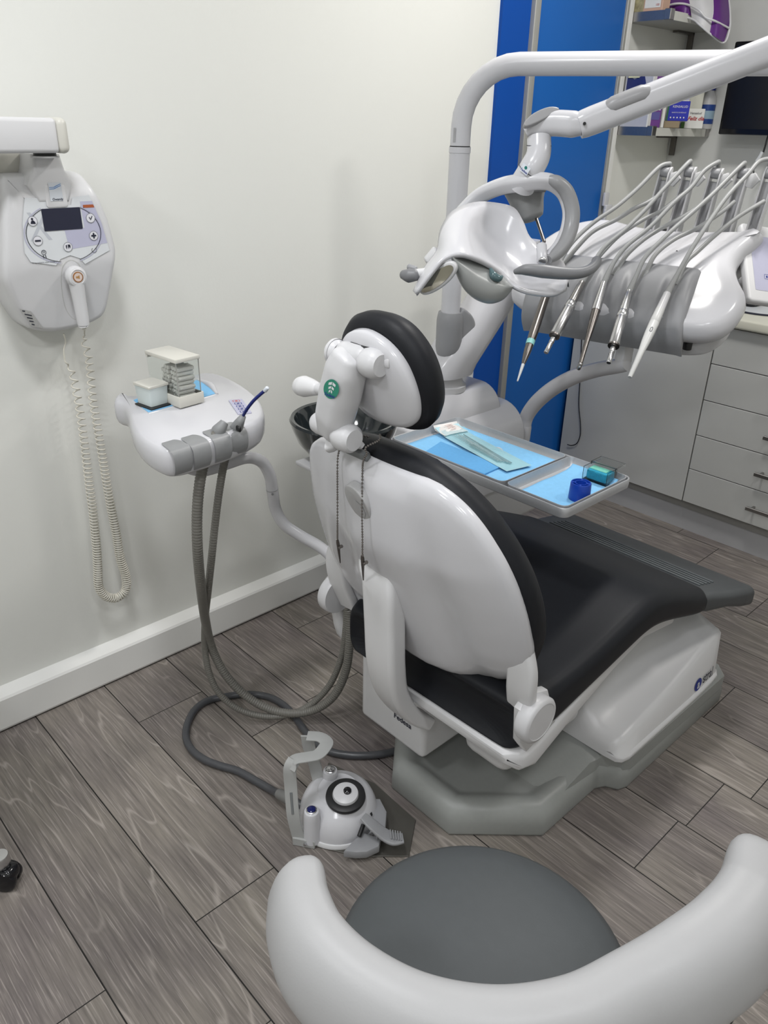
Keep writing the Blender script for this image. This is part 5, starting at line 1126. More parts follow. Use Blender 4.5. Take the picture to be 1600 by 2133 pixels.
obj('hub_post', *tube([jb + V((0, 0, -0.03)), jb + V((0.01, 0.03, -0.14)), V((-1.22, 1.22, 0.19)), V((-1.16, 1.30, 0.12))], 0.02, 16, sm=4), WHITE2, asst)
# ---------------------------------------------------------------- suction hoses
def fz(px, py, z): return P(px, py, z=z)
def ribs(pts, r, n): return tube(pts, r, n, sm=6)
riser_m = HOSED
h1 = [(468, 886, None, 0.905), (455, 906, None, 0.89), (440, 925, None, 0.868), (425, 962, None, 0.82)]
hoseA = [P(452, 905, z=0.898), P(440, 922, z=0.875), P(428, 950, z=0.835)]
lowA = [(414, 1000, 0.76), (409, 1070, 0.66), (410, 1150, 0.54), (419, 1230, 0.42), (427, 1290, 0.33), (436, 1345, 0.24), (462, 1405, 0.15), (510, 1452, 0.075), (560, 1482, 0.04), (610, 1490, 0.03), (660, 1482, 0.045), (700, 1455, 0.10), (726, 1400, 0.19), (730, 1330, 0.29), (727, 1270, 0.37)]
def px_at(px, py, z, x):  # blend of the surveyed height and the hanging plane
    return P(px, py, z=z)
pA = hoseA + [P(a, b, x=-1.325 - 0.002 * i) if b < 1240 else P(a, b, z=z) for i, (a, b, z) in enumerate(lowA)]
hoseB = [P(497, 882, z=0.91), P(486, 905, z=0.875), P(474, 935, z=0.84)]
lowB = [(464, 975, 0.78), (455, 1030, 0.70), (448, 1090, 0.6), (441, 1160, 0.50), (434, 1230, 0.41), (426, 1290, 0.33), (424, 1345, 0.25), (432, 1400, 0.17), (450, 1445, 0.10), (490, 1480, 0.05), (545, 1496, 0.025), (600, 1494, 0.022), (650, 1472, 0.05), (692, 1430, 0.12), (716, 1370, 0.22), (722, 1300, 0.33), (722, 1262, 0.38)]
pB = hoseB + [P(a, b, x=-1.355) if b < 1240 else P(a, b, z=z) for a, b, z in lowB]
def smooth_path(p, k=2):
    for _ in range(k): p = [p[0]] + [p[i - 1] * 0.25 + p[i] * 0.5 + p[i + 1] * 0.25 for i in range(1, len(p) - 1)] + [p[-1]]
    return p
def ribbed(pts, r, pitch, n=14):
    q = spline(pts, 40); L = [0.0]
    for a, b in zip(q, q[1:]): L.append(L[-1] + (b - a).length)
    out, rr = [], []; cur = 0; i = 0; step = pitch / 4; s = 0.0; ph = 0
    while s < L[-1] and i < len(q) - 1:
        while i < len(q) - 2 and L[i + 1] < s: i += 1
        f = (s - L[i]) / max(1e-9, L[i + 1] - L[i]); out.append(q[i] * (1 - f) + q[i + 1] * f); rr.append(r * (1.0, 1.035, 1.0, 0.93)[ph % 4]); ph += 1; s += step
    return tube(out, rr, n, sm=1)
tA = thing('suction_hose', 'thick ribbed taupe suction hose, left of the two on assistant console', 'suction hose', pA[4])
oA = obj('hose', *ribbed(smooth_path(pA, 1), 0.0112, 0.0065), HOSED, tA, auto=180)
e0 = P(466, 884, z=0.915)
obj('tip_holder', *tube([P(446, 914, z=0.878), P(455, 898, z=0.90), P(462, 888, z=0.91), P(468, 879, z=0.918)], [0.011, 0.0145, 0.0115, 0.0085], 20, sm=3, cap=True), MATS['mid_grey_plastic'], tA)
obj('mouth', *lathe([(0.0, 0.0006), (0.0055, 0.0006)], P(468, 879, z=0.918), P(468, 879, z=0.918) - P(462, 888, z=0.91), 16), BLACKR, tA)
tB = thing('suction_hose', 'slim ribbed taupe suction hose with navy saliva tip, right of the two', 'suction hose', pB[4])
obj('hose', *ribbed(smooth_path(pB, 1), 0.0085, 0.006), HOSED, tB, auto=180)
obj('tip_holder', *tube([P(484, 910, z=0.87), P(492, 893, z=0.895), P(500, 878, z=0.915), P(507, 866, z=0.925)], [0.009, 0.0135, 0.0095, 0.006], 20, sm=3), MATS['mid_grey_plastic'], tB)
obj('lever', *box(P(497, 893, z=0.91), (0.014, 0.006, 0.012), 0.002, 1), BLACKR, tB)
se = thing('saliva_ejector', 'navy blue saliva ejector tube with clear tip, standing in the slim hose', 'saliva ejector', P(507, 866, z=0.925))
st_ = [P(506, 867, z=0.925), P(514, 853, z=0.944), P(527, 836, z=0.965), P(544, 820, z=0.985), P(552, 814, z=0.993)]
obj('stem', *tube(st_, 0.0034, 14, sm=5), mat('navy_tube', (0.008, 0.018, 0.16), 0.25, noise=0.05), se)
obj('clear_tip', *tube([st_[-1], P(557, 808, z=1.0)], [0.0042, 0.004], 14, sm=1, round_ends=0.5), mat('milky_tip', (0.62, 0.66, 0.72), 0.2, noise=0.04), se)
# ---------------------------------------------------------------- boxes on the assistant console
tz = AZ + 0.0053
b0 = P(368, 832, z=tz); DX = V((1, 0, 0))
yaw = math.radians(6); Mb = Matrix.Rotation(yaw, 3, 'Z')
disp = thing('cotton_roll_dispenser', 'clear cotton roll dispenser with white lid and pale base on assistant console', 'dispenser', b0)
def bb2(c, s, r=0.0015, tp=0): return box(b0 + Mb @ V(c), s, r, 2, Mb)
Wd, Dd = 0.105, 0.058    # along x, along y
obj('base_tray', *join(*[bb2(c, s) for c, s in (((0, 0, 0.002), (Wd + 0.012, Dd + 0.006, 0.004)), ((0, -Dd / 2 - 0.002, 0.013), (Wd + 0.012, 0.003, 0.024)), ((0, Dd / 2 + 0.002, 0.013), (Wd + 0.012, 0.003, 0.024)), ((Wd / 2 + 0.005, 0, 0.013), (0.003, Dd + 0.006, 0.024)), ((-Wd / 2 - 0.005, 0, 0.011), (0.003, Dd + 0.006, 0.020)))]), CREAM, disp)
hb, ht = 0.012, 0.098
def quadwall(pts, t):
    vs = [b0 + Mb @ V(q) for q in pts]; return vs, [(0, 1, 2, 3)]
ws = [((-Wd / 2 + 0.004, -Dd / 2, hb), (Wd / 2, -Dd / 2, hb), (Wd / 2, -Dd / 2, ht), (-Wd / 2 - 0.002, -Dd / 2, ht)), ((-Wd / 2 + 0.004, Dd / 2, hb), (Wd / 2, Dd / 2, hb), (Wd / 2, Dd / 2, ht), (-Wd / 2 - 0.002, Dd / 2, ht)),
      ((Wd / 2, -Dd / 2, hb), (Wd / 2, Dd / 2, hb), (Wd / 2, Dd / 2, ht), (Wd / 2, -Dd / 2, ht)), ((-Wd / 2 + 0.004, -Dd / 2, hb), (-Wd / 2 + 0.004, Dd / 2, hb), (-Wd / 2 - 0.002, Dd / 2, ht), (-Wd / 2 - 0.002, -Dd / 2, ht))]
wo = obj('clear_wall', *join(*[quadwall(q, 0) for q in ws]), CLEAR, disp, smooth=False); solid(wo, 0.0018, 0.0)
eg = [tube([b0 + Mb @ V((x * Wd / 2, y * Dd / 2, hb)), b0 + Mb @ V((x * Wd / 2, y * Dd / 2, ht))], 0.0012, 6, sm=1) for x in (1, -1) for y in (1, -1)]
for e in eg[:3]: obj('edge', *e, mat('grey_acrylic_edge', (0.30, 0.30, 0.28), 0.2, noise=0.05), wo)
obj('lid', *join(bb2((0.0, 0, ht + 0.004), (Wd + 0.008, Dd + 0.006, 0.009), 0.002), bb2((-Wd / 2, 0, ht - 0.002), (0.006, Dd + 0.004, 0.008), 0.001)), CREAM, disp)
cot = mat('cotton_white', (0.74, 0.73, 0.69), 0.9, noise=0.06, nscale=200, bump=0.5, bscale=500)
first = None; n_c = 0
for row in range(7):
    cnt = [3, 5, 6, 6, 6, 6, 5][row]
    for c in range(cnt):
        x = Wd / 2 - 0.009 - c * 0.0112 - (row % 2) * 0.003; zz = 0.0185 + row * 0.0102
        y0 = -0.022 + 0.002 * ((c * 7 + row * 3) % 3); slope = 0.0
        a = b0 + Mb @ V((x, y0, zz)); e = b0 + Mb @ V((x, y0 + 0.042, zz + 0.001 * ((c + row) % 3 - 1)))
        if first is None:
            first = obj('cotton_roll', *cyl(a, e, 0.0050, 12, 0.0015), cot); o = first; A0_ = a.copy()
            tag(o, 'white cotton roll lying in the clear dispenser box', 'cotton roll', 'cotton rolls in the clear dispenser')
        else:
            o = first.copy(); C.objects.link(o); o.location = a - A0_; o.rotation_euler = (0, 0, 0)
s0_ = P(319, 842, z=tz); Ms = Matrix.Rotation(math.radians(8), 3, 'Z')
bw2 = thing('pad_box', 'small pale box with white lid on a dark pad, left of the dispenser', 'box', s0_)
vs = []
rb2 = [[s0_ + Ms @ V((a * k, b * k, z)) for a, b in rrect(0.052, 0.046, 0.003, 2)] for z, k in ((0.004, 0.94), (0.044, 1.05))]
obj('body', *loft(rb2), mat('pale_frosted_box', (0.58, 0.64, 0.64), 0.35, noise=0.03), bw2)
obj('lid', *box(s0_ + V((0, 0, 0.047)), (0.058, 0.052, 0.006), 0.0012, 1, Ms), CREAM, bw2)
pd_ = obj('dark_pad', *box(s0_ + V((0.004, -0.002, 0.0018)), (0.060, 0.052, 0.0034), 0.0006, 1, Ms), BLACKR); tag(pd_, 'thin black pad under the small pale box', 'pad')
# ================================================================ X-RAY CONTROL UNIT ON THE WALL
xr = thing('xray_control_unit', 'white wall mounted x-ray control unit with dark display', 'x-ray unit', (WX, 0.7, 1.2))
XP = -1.752
xfr = frame((XP, 0, 0), (0, 1, 0), (0, 0, 1))     # a = y, b = z, c = out of the wall (+x)
xq = [(30, 640), (8, 700), (2, 900), (0, 1200), (6, 1500), (60, 1640), (135, 1790), (200, 1890), (250, 1960), (290, 1995), (350, 2015), (500, 2030), (660, 2005), (800, 1965), (900, 1915), (945, 1870), (972, 1790), (990, 1600), (1005, 1420), (1012, 1320), (1005, 1230), (940, 1000), (850, 800), (778, 655), (748, 612), (705, 592), (600, 588), (450, 590), (300, 600), (180, 606), (60, 612)]
xol = sc2([(P(a * 0.2344, 220 + b * 0.2344, x=XP - 0.02).y, P(a * 0.2344, 220 + b * 0.2344, x=XP - 0.02).z) for a, b in xq], 2)
def xh(a, b):
    # front face leans back above the panel and below it
    h = 0.0
    if b > 1.318: h -= (b - 1.318) * 0.9
    if b < 1.175: h -= (1.175 - b) * 0.22
    h -= 0.15 * max(0, abs(a - 0.69) - 0.115)
    return h
xbody = [(-0.118, 0.0)]
big = obj('housing', *pillow(xol, xfr, [(0.0, -0.116), (0.0, -0.03), (0.0008, -0.014), (0.004, -0.004), (0.009, -0.0005), (0.014, 0.0)], lambda a, b: xh(a, b), (0.94, 0.88, 0.8, 0.7, 0.6, 0.5, 0.4, 0.3, 0.2, 0.1)), WHITE2, xr, auto=60)
# raised central spine running up to the arm
obj('spine', *prism([(0.662, 1.30), (0.728, 1.30), (0.742, 1.335), (0.728, 1.362), (0.722, 1.392), (0.668, 1.392), (0.660, 1.362), (0.646, 1.335)], xfr, -0.10, 0.004, 0.008, 3), WHITE2, xr)
obj('spine_tongue', *prism(rrect(0.046, 0.046, 0.006, 3, 0.700, 1.313), xfr, -0.02, 0.0045, 0.003, 2), WHITE2, xr)
# printed front panel
pol = [(0.636, 1.312), (0.623, 1.262), (0.617, 1.205), (0.626, 1.186), (0.678, 1.175), (0.690, 1.187), (0.712, 1.193), (0.732, 1.185), (0.742, 1.172), (0.802, 1.196), (0.792, 1.253), (0.772, 1.312), (0.735, 1.309), (0.730, 1.294), (0.685, 1.294), (0.680, 1.309)]
pan_ = obj('front_panel', *plate(pol, xfr, 0.0018), PALE, xr)
obj('lilac_field', *plate([(0.708, 1.243), (0.7015, 1.247), (0.752, 1.247), (0.750, 1.300), (0.7765, 1.300), (0.792, 1.253), (0.799, 1.212), (0.712, 1.205)], xfr, 0.0021), LILAC, pan_)
obj('orange_bar', *plate([(0.755, 1.293), (0.778, 1.293), (0.780, 1.287), (0.755, 1.287)], xfr, 0.0025), mat('rust_orange', (0.36, 0.09, 0.03), 0.5, noise=0.05), pan_)
obj('display', *prism(rrect(0.083, 0.044, 0.002, 2, 0.7065, 1.267), xfr, 0.0005, 0.0032, 0.0006, 1), mat('navy_display', (0.018, 0.020, 0.040), 0.18, noise=0.05), xr, smooth=False)
lettering('watermark', 'X', xfr, 0.082, mat('grey_watermark', (0.46, 0.48, 0.52), 0.5, noise=0.02), pan_, 0.656, 1.252, 0.0020, sx=0.8)
c0 = (0.7065, 1.238)
def ell(r, w, h, m): 
    o = [(c0[0] + 1.22 * r * math.cos(t), c0[1] + 0.88 * r * math.sin(t)) for t in [2 * PI * i / 60 for i in range(60)]]
    o2 = [(c0[0] + 1.22 * (r - w) * math.cos(t), c0[1] + 0.88 * (r - w) * math.sin(t)) for t in [2 * PI * i / 60 for i in range(60)]]
    vs = [xfr(a, b, h) for a, b in o + o2]; fs = [(i, (i + 1) % 60, 60 + (i + 1) % 60, 60 + i) for i in range(60) if not (17 <= i <= 12 or (10 <= i <= 19) or (43 <= i <= 47))]
    return obj('ring_line', vs, fs, m, pan_)
ell(0.0665, 0.0012, 0.0027, INK); ell(0.0700, 0.0018, 0.0025, LILAC)
btn = mat('pale_button', (0.66, 0.66, 0.70), 0.4, noise=0.02)
def button(a, b, r=0.0098):
    k = obj('button', *disc(xfr, r, 0.0031, 28, a, b), btn, xr)
    obj('button_ring', *ringplate(circ(r, 28, a, b), 0.0007, xfr, 0.0034), GREYD, k); return k
k = button(0.6435, 1.2665); obj('person_mark', *join(disc(xfr, 0.0024, 0.0032, 14, 0.6430, 1.2705), plate([(0.6385, 1.2615), (0.6490, 1.2608), (0.6480, 1.2650), (0.6450, 1.2680), (0.6415, 1.2680), (0.6395, 1.2650)], xfr, 0.0037)), INK, k)
k = button(0.6475, 1.2275); obj('minus_mark', *plate(rrect(0.0125, 0.0035, 0.001, 2, 0.6475, 1.2275), xfr, 0.0037), INK, k)
k = button(0.709, 1.2105); obj('tooth_mark', *join(plate([(0.7045, 1.214), (0.7075, 1.215), (0.7068, 1.209), (0.7058, 1.2055), (0.7050, 1.209)], xfr, 0.0037), plate([(0.7092, 1.2155), (0.7142, 1.215), (0.7145, 1.211), (0.7138, 1.2065), (0.7125, 1.2105), (0.7112, 1.2095), (0.7100, 1.2055), (0.7092, 1.211)], xfr, 0.0037)), INK, k)
k = button(0.7695, 1.2295); obj('plus_mark', *join(plate(rrect(0.0115, 0.0035, 0.001, 2, 0.7695, 1.2295), xfr, 0.0037), plate(rrect(0.0035, 0.0115, 0.001, 2, 0.7695, 1.2295), xfr, 0.0039)), INK, k)
k = button(0.768, 1.266); obj('check_mark', *plate([(0.7640, 1.2675), (0.7655, 1.2685), (0.7672, 1.2645), (0.7715, 1.2705), (0.7725, 1.2695), (0.7675, 1.2615)], xfr, 0.0037), INK, k)
vs_ = circ(0.0058, 40, 0.7665, 1.1995); i2 = inset_ring(vs_, 0.0008)
obj('power_mark', [xfr(a, b, 0.0028) for a, b in vs_ + i2], [(i, i + 1, 41 + i, 40 + i) for i in range(14, 39)] + [(i, i + 1, 41 + i, 40 + i) for i in range(0, 6)], INK, pan_)
obj('rosette_mark', *join(ringplate(circ(0.0052, 20, 0.656, 1.2035), 0.001, xfr, 0.0028), ringplate(circ(0.0024, 12, 0.656, 1.2045), 0.0008, xfr, 0.0028), plate([(0.6530, 1.198), (0.6545, 1.198), (0.6550, 1.1915), (0.6535, 1.1915)], xfr, 0.0028), plate([(0.6575, 1.198), (0.6590, 1.198), (0.6600, 1.1915), (0.6585, 1.1915)], xfr, 0.0028)), INK, pan_)
lettering('small_print', 'X-ray radiation when energised', xfr, 0.0042, INK, pan_, 0.655, 1.1835, 0.0028)
lf = frame((XP + 0.0052, 0.700, 1.325), (0, 1, 0), (0, 0, 1))
lb2 = obj('brand_label', *plate(rrect(0.027, 0.036, 0.001, 1, 0.0, -0.004), lf, 0.0), mat('silver_label', (0.55, 0.58, 0.62), 0.35, noise=0.03), xr)
obj('swoosh', *join(*[plate([(-0.0125, 0.004 - e), (-0.002, 0.0045 - e), (0.006, 0.008 - e), (0.0125, 0.0105 - e), (0.0125, 0.0115 - e), (0.005, 0.009 - e), (-0.003, 0.0055 - e), (-0.0125, 0.005 - e)], lf, 0.0004) for e in (0.0, 0.003)]), mat('label_blue', (0.08, 0.22, 0.5), 0.5, noise=0.05), lb2)
lettering('wordmark', 'Owandy', lf, 0.0066, INK, lb2, 0.002, -0.0185, 0.0005, off=0.00012)
# cradle groove for the handset
cr0 = [(0.7105, 1.155), (0.7115, 1.12), (0.716, 1.075), (0.72, 1.04)]
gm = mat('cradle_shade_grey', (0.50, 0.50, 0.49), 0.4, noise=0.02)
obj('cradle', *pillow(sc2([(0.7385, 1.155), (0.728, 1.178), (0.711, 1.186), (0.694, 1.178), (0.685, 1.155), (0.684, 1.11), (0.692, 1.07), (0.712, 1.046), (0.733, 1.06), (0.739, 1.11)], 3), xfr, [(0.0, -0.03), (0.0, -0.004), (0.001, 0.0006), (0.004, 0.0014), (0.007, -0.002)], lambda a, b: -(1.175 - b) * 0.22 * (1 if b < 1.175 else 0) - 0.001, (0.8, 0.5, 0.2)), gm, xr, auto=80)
# rating plate low on the left flank
rp = [P(33, 640, x=-1.80), P(62, 647, x=-1.80), P(90, 686, x=-1.81), P(62, 684, x=-1.81)]
q0 = P(62, 664, x=-1.785); rl = frame(q0, (0.28, 0.66, -0.70), (0.25, 0.72, 0.72)) if False else None
fl0 = frame((XP - 0.02, 0, 0), (0, 1, 0), (0, 0, 1))
rpo = []
for a, b in ((40, 643), (64, 648), (90, 684), (66, 680)):
    p = P(a, b, x=XP - 0.02); p = P(a, b, x=XP + xh(p.y, p.z)); rpo.append((p.y, p.z))
RPF = lambda a, b, h=0.0: V((XP + xh(a, b) + 0.0012 + h, a, b))
pr_ = obj('rating_plate', *plate(rpo, RPF), mat('grey_rating_plate', (0.42, 0.42, 0.41), 0.5, noise=0.25, nscale=300), xr)
frp = lambda a, b, h=0.0: RPF(a, b, 0.0008)
for i in range(5):
    t = 0.12 + i * 0.19; l_, r_ = V((*rpo[0], 0)).lerp(V((*rpo[3], 0)), t), V((*rpo[1], 0)).lerp(V((*rpo[2], 0)), t)
    a, b = l_.lerp(r_, 0.1), l_.lerp(r_, 0.35 + 0.5 * ((i * 3) % 4) / 4)
    obj('print_line', *plate([(a.x, a.y), (b.x, b.y), (b.x, b.y + 0.0022), (a.x, a.y + 0.0022)], frp), INK, pr_)
# ---------------------------------------------------------------- arm of the x-ray head above the unit
xa = thing('xray_support_beam', 'white square x-ray arm bar above the control unit', 'x-ray arm', (WX, 0.6, 1.43))
bar = frame((0, 0.40, 1.427), (1, 0, 0), (0, 0, 1))
bo = boxb((-1.775, 0.25, 1.396), (-1.690, 0.700, 1.459), 0.008, 3)
obj('bar', *bo, WHITE2, xa)
obj('end_cap', *boxb((-1.777, 0.698, 1.395), (-1.688, 0.722, 1.460), 0.012, 4), CREAM, xa)
obj('pivot_gap', *cyl((-1.735, 0.685, 1.388), (-1.735, 0.685, 1.398), 0.022, 24), BLACKR, xa)
obj('pivot', *lathe([(0.028, 0), (0.028, 0.003), (0.02, 0.004)], (-1.735, 0.685, 1.3865), n=24), WHITE2, xa)
obj('wall_bracket', *boxb((WX, 0.52, 1.345), (WX + 0.05, 0.67, 1.40), 0.006, 2), CREAM, xa)
# ---------------------------------------------------------------- exposure handset with coiled cord
hs = thing('exposure_handset', 'pale exposure handset with orange ringed button hung on the x-ray unit', 'handset', (XP + 0.01, 0.711, 1.15))
hx = XP + 0.010
hfr2 = frame((hx, 0, 0), (0, 1, 0), (0, 0, 1))
H0 = V((hx, 0.7125, 1.150)); H1 = P(174, 676, x=hx - 0.004)
obj('grip', *tube([H0 + V((0, 0, -0.012)), H0 * 0.55 + H1 * 0.45, H1 + V((0, 0, 0.004)), H1], [0.0165, 0.0145, 0.0132, 0.0115], 24, sm=4), WHITE2, hs)
obj('head', *lathe([(0.0, -0.014), (0.018, -0.014), (0.0225, -0.006), (0.0225, 0.004), (0.020, 0.010), (0.0155, 0.012), (0.0145, 0.0105), (0.0, 0.0105)], H0 + V((0.003, 0, 0)), (1, 0, 0), 36), WHITE2, hs)
hb_ = obj('button', *lathe([(0.0, 0.0105), (0.0112, 0.0105), (0.0112, 0.0122), (0.0098, 0.0126), (0.0098, 0.0118), (0.0, 0.0118)], H0 + V((0.003, 0, 0)), (1, 0, 0), 30), mat('amber_button_ring', (0.30, 0.12, 0.03), 0.4, noise=0.05), hs)
obj('button_face', *disc(frame(H0 + V((0.0152, 0, 0)), (0, 1, 0), (0, 0, 1)), 0.0092, 0.0, 26), mat('pink_button_face', (0.60, 0.50, 0.45), 0.4, noise=0.03), hb_)
obj('button_mark', *plate([(-0.005, -0.002), (-0.001, -0.002), (0.003, -0.004), (0.003, 0.004), (-0.001, 0.002), (-0.005, 0.002)], frame(H0 + V((0.0156, 0, 0)), (0, 1, 0), (0, 0, 1))), mat('amber_mark', (0.40, 0.22, 0.08), 0.5, noise=0.05), hb_)
obj('strain_relief', *join(cyl(H1, H1 + V((0, 0.001, -0.012)), 0.005, 14, 0.001)), CREAM, hs)
CC = mat('cream_coil_cord', (0.60, 0.58, 0.51), 0.4, noise=0.05)
path = [(176, 688), (176, 712), (184, 742), (188, 775), (193, 830), (203, 890), (213, 950), (223, 1010), (233, 1065), (242, 1110), (250, 1160), (262, 1200), (262, 1228), (248, 1243), (235, 1246), (218, 1240), (206, 1222), (204, 1190), (202, 1150), (198, 1105), (193, 1060), (186, 1010), (180, 960), (174, 910), (167, 860), (158, 810), (150, 775), (137, 755), (133, 730), (137, 712), (132, 694)]
cxp = -1.812
pp = [P(a, b, x=(hx - 0.004) if i == 0 else (cxp + 0.02 if i < 3 else cxp)) for i, (a, b) in enumerate(path)]
pp = [H1 + V((0, 0.001, -0.010))] + pp[1:]
q = spline(pp, 24); Ls = [0.0]
for a, b in zip(q, q[1:]): Ls.append(Ls[-1] + (b - a).length)
tot = Ls[-1]
def at_len(s):
    lo = 0
    for i in range(len(q) - 1):
        if Ls[i + 1] >= s: lo = i; break
    f = (s - Ls[lo]) / max(1e-9, Ls[lo + 1] - Ls[lo]); return q[lo].lerp(q[lo + 1], f), (q[min(lo + 2, len(q) - 1)] - q[max(lo - 1, 0)]).normalized()
coil = []; ph = 0.0; s = 0.0
while s < tot:
    p, t = at_len(s)
    sd = t.cross(V((1, 0, 0))).normalized(); w = V((1, 0, 0))
    f = s / tot
    env = min(1, max(0, (s - 0.025) / 0.05)) * min(1, max(0, (tot - s - 0.06) / 0.05))
    low = 1 - min(1, abs(s - tot * 0.5) / (tot * 0.5))
    pitch = 0.0062 + 0.022 * (1 - low) ** 2.2
    r = 0.0105 * env * (0.75 + 0.3 * low)
    coil.append(p + sd * (r * math.cos(ph)) + w * (r * math.sin(ph)))
    ds = pitch / 14; ph += 2 * PI / 14 * (1 if env > 0.02 else 0.3); s += ds
obj('coiled_cord', *tube(coil, 0.0019, 6, sm=1), CC, hs, auto=180)
# ================================================================ FOOT CONTROL
fp = thing('foot_control', 'white round foot control with grey pedals and wire handle on the floor', 'foot control', (-0.985, 0.86, 0))
p0, p1, p2, p3 = [P(*q, z=0.0) for q in ((618, 1755), (745, 1786), (852, 1786), (866, 1710))]
p4 = P(720, 1640, z=0)
obj('floor_plate', *prism([(p0.x, p0.y), (p1.x, p1.y), (p2.x, p2.y), (p3.x, p3.y), (p4.x + 0.04, p4.y + 0.06), (p4.x - 0.09, p4.y + 0.02)], flat, 0.0, 0.004, 0.001, 1), mat('dark_floor_plate', (0.10, 0.095, 0.085), 0.4, metal=0.4, noise=0.1), fp)
FC = V((-0.995, 0.855, 0.0))
fc = P(700, 1742, z=0.004); 
FC = V((-1.026, 0.853, 0.0))
FR = 0.092
obj('dome', *lathe([(0.0, 0.004), (FR - 0.003, 0.004), (FR, 0.008), (FR, 0.022), (FR - 0.004, 0.045), (FR - 0.012, 0.066), (FR - 0.026, 0.082), (0.05, 0.089), (0.047, 0.094), (0.0, 0.094)], FC, (0.06, -0.05, 1), 48), WHITE, fp)
obj('dome_flange', *lathe([(0.0, 0.003), (FR + 0.006, 0.003), (FR + 0.007, 0.008), (FR + 0.004, 0.014), (FR - 0.004, 0.016)], FC, n=48), WHITE2, fp)
tn = V((0.10, -0.10, 1)).normalized(); TC = P(720, 1653, z=0.103); TC = V((TC.x, TC.y, 0.096))
obj('push_ring', *lathe([(0.0, 0.0), (0.044, 0.0), (0.0455, 0.004), (0.0445, 0.010), (0.036, 0.0135), (0.030, 0.012), (0.0, 0.012)], TC - tn * 0.006, tn, 44), BLACKR, fp, label='black rubber ring of the centre push button')
obj('push_cap', *lathe([(0.0, 0.004), (0.029, 0.004), (0.030, 0.010), (0.028, 0.0155), (0.020, 0.0185), (0.0, 0.0195)], TC - tn * 0.004, tn, 40), GREYL, fp)
obj('push_dot', *lathe([(0.0, 0.016), (0.0092, 0.016), (0.009, 0.0215), (0.006, 0.0235), (0.0, 0.024)], TC + V((0.002, 0.004, 0)) - tn * 0.002, tn, 24), BLACKG, fp)
def post(px, py, zt, base, m, nm):
    top = P(px, py, z=zt); bt = V((base[0], base[1], 0.008)) if base else V((top.x, top.y, 0.01))
    o = obj('button_post', *tube([bt, bt.lerp(top, 0.5), top - V((0, 0, 0.006)), top], [0.021, 0.0195, 0.0175, 0.0135], 24, sm=3), WHITE, fp)
    obj('button_bezel', *lathe([(0.0, -0.001), (0.0122, -0.001), (0.0122, 0.002), (0.0105, 0.0035), (0.0102, 0.002), (0.0, 0.002)], top, n=28), CHROME, o)
    obj('button', *lathe([(0.0, 0.001), (0.0098, 0.001), (0.0092, 0.0045), (0.006, 0.0062), (0.0, 0.0066)], top, n=24), m, o, label=nm)
tp = P(649, 1688, z=0.098); post(649, 1688, 0.098, None, mat('dark_blue_button', (0.008, 0.012, 0.09), 0.15, noise=0.1), 'dark blue button')
post(688, 1604, 0.112, None, CHROME, 'steel button')
# wire-form carrying handle: flat bent strip
st = [P(628, 1752, z=0.012), P(622, 1745, z=0.02), P(611, 1700, z=0.085), P(606, 1640, z=0.155), P(604, 1602, z=0.205), P(613, 1583, z=0.222), P(640, 1577, z=0.225), P(662, 1572, z=0.225), P(677, 1556, z=0.225), P(680, 1545, z=0.224), P(665, 1535, z=0.222), P(640, 1533, z=0.221)]
st2 = [P(640, 1533, z=0.221), P(645, 1560, z=0.18), P(655, 1590, z=0.135), P(660, 1610, z=0.10), P(668, 1640, z=0.06)]
hm = mat('light_grey_steel_strip', (0.37, 0.375, 0.37), 0.38, noise=0.04)
def strip(pts, w, t, upd):
    return tube(pts, 1.0, sm=5, sec=[(a, b) for a, b in rrect(w, t, t * 0.4, 2)], up=upd)
hA = obj('handle', *join(tube(st[1:6], 1.0, sm=5, sec=rrect(0.004, 0.029, 0.0015, 2), up=(0.75, 0.66, 0)), ), hm, fp)
obj('handle_top', *tube(st[4:], 1.0, sm=5, sec=rrect(0.030, 0.004, 0.0015, 2), up=(0, 0, 1)), hm, hA)
obj('handle_leg', *tube(st2, 1.0, sm=5, sec=rrect(0.004, 0.030, 0.0015, 2), up=(0.75, 0.66, 0)), hm, hA)
obj('handle_foot', *box(P(628, 1755, z=0.012) + V((0.004, 0.004, 0)), (0.052, 0.006, 0.022), 0.001, 1, Matrix.Rotation(math.radians(35), 3, 'Z')), hm, hA)
sl_ = P(606, 1672, z=0.115) + V((0.0, -0.003, 0)); d_ = (st[3] - st[2]).normalized()
obj('handle_slot', *tube([st[2] * 0.9 + st[3] * 0.1 + V((0.0017, -0.0021, 0)), st[3] * 0.85 + st[2] * 0.15 + V((0.0017, -0.0021, 0))], 1.0, sm=1, sec=rrect(0.003, 0.006, 0.0014, 2), up=(0.75, 0.66, 0)), GREYD, hA)
obj('rivet', *cyl(P(636, 1757, z=0.014), P(636, 1757, z=0.014) + V((0.003, -0.004, 0)), 0.0035, 12), CHROME, hA)
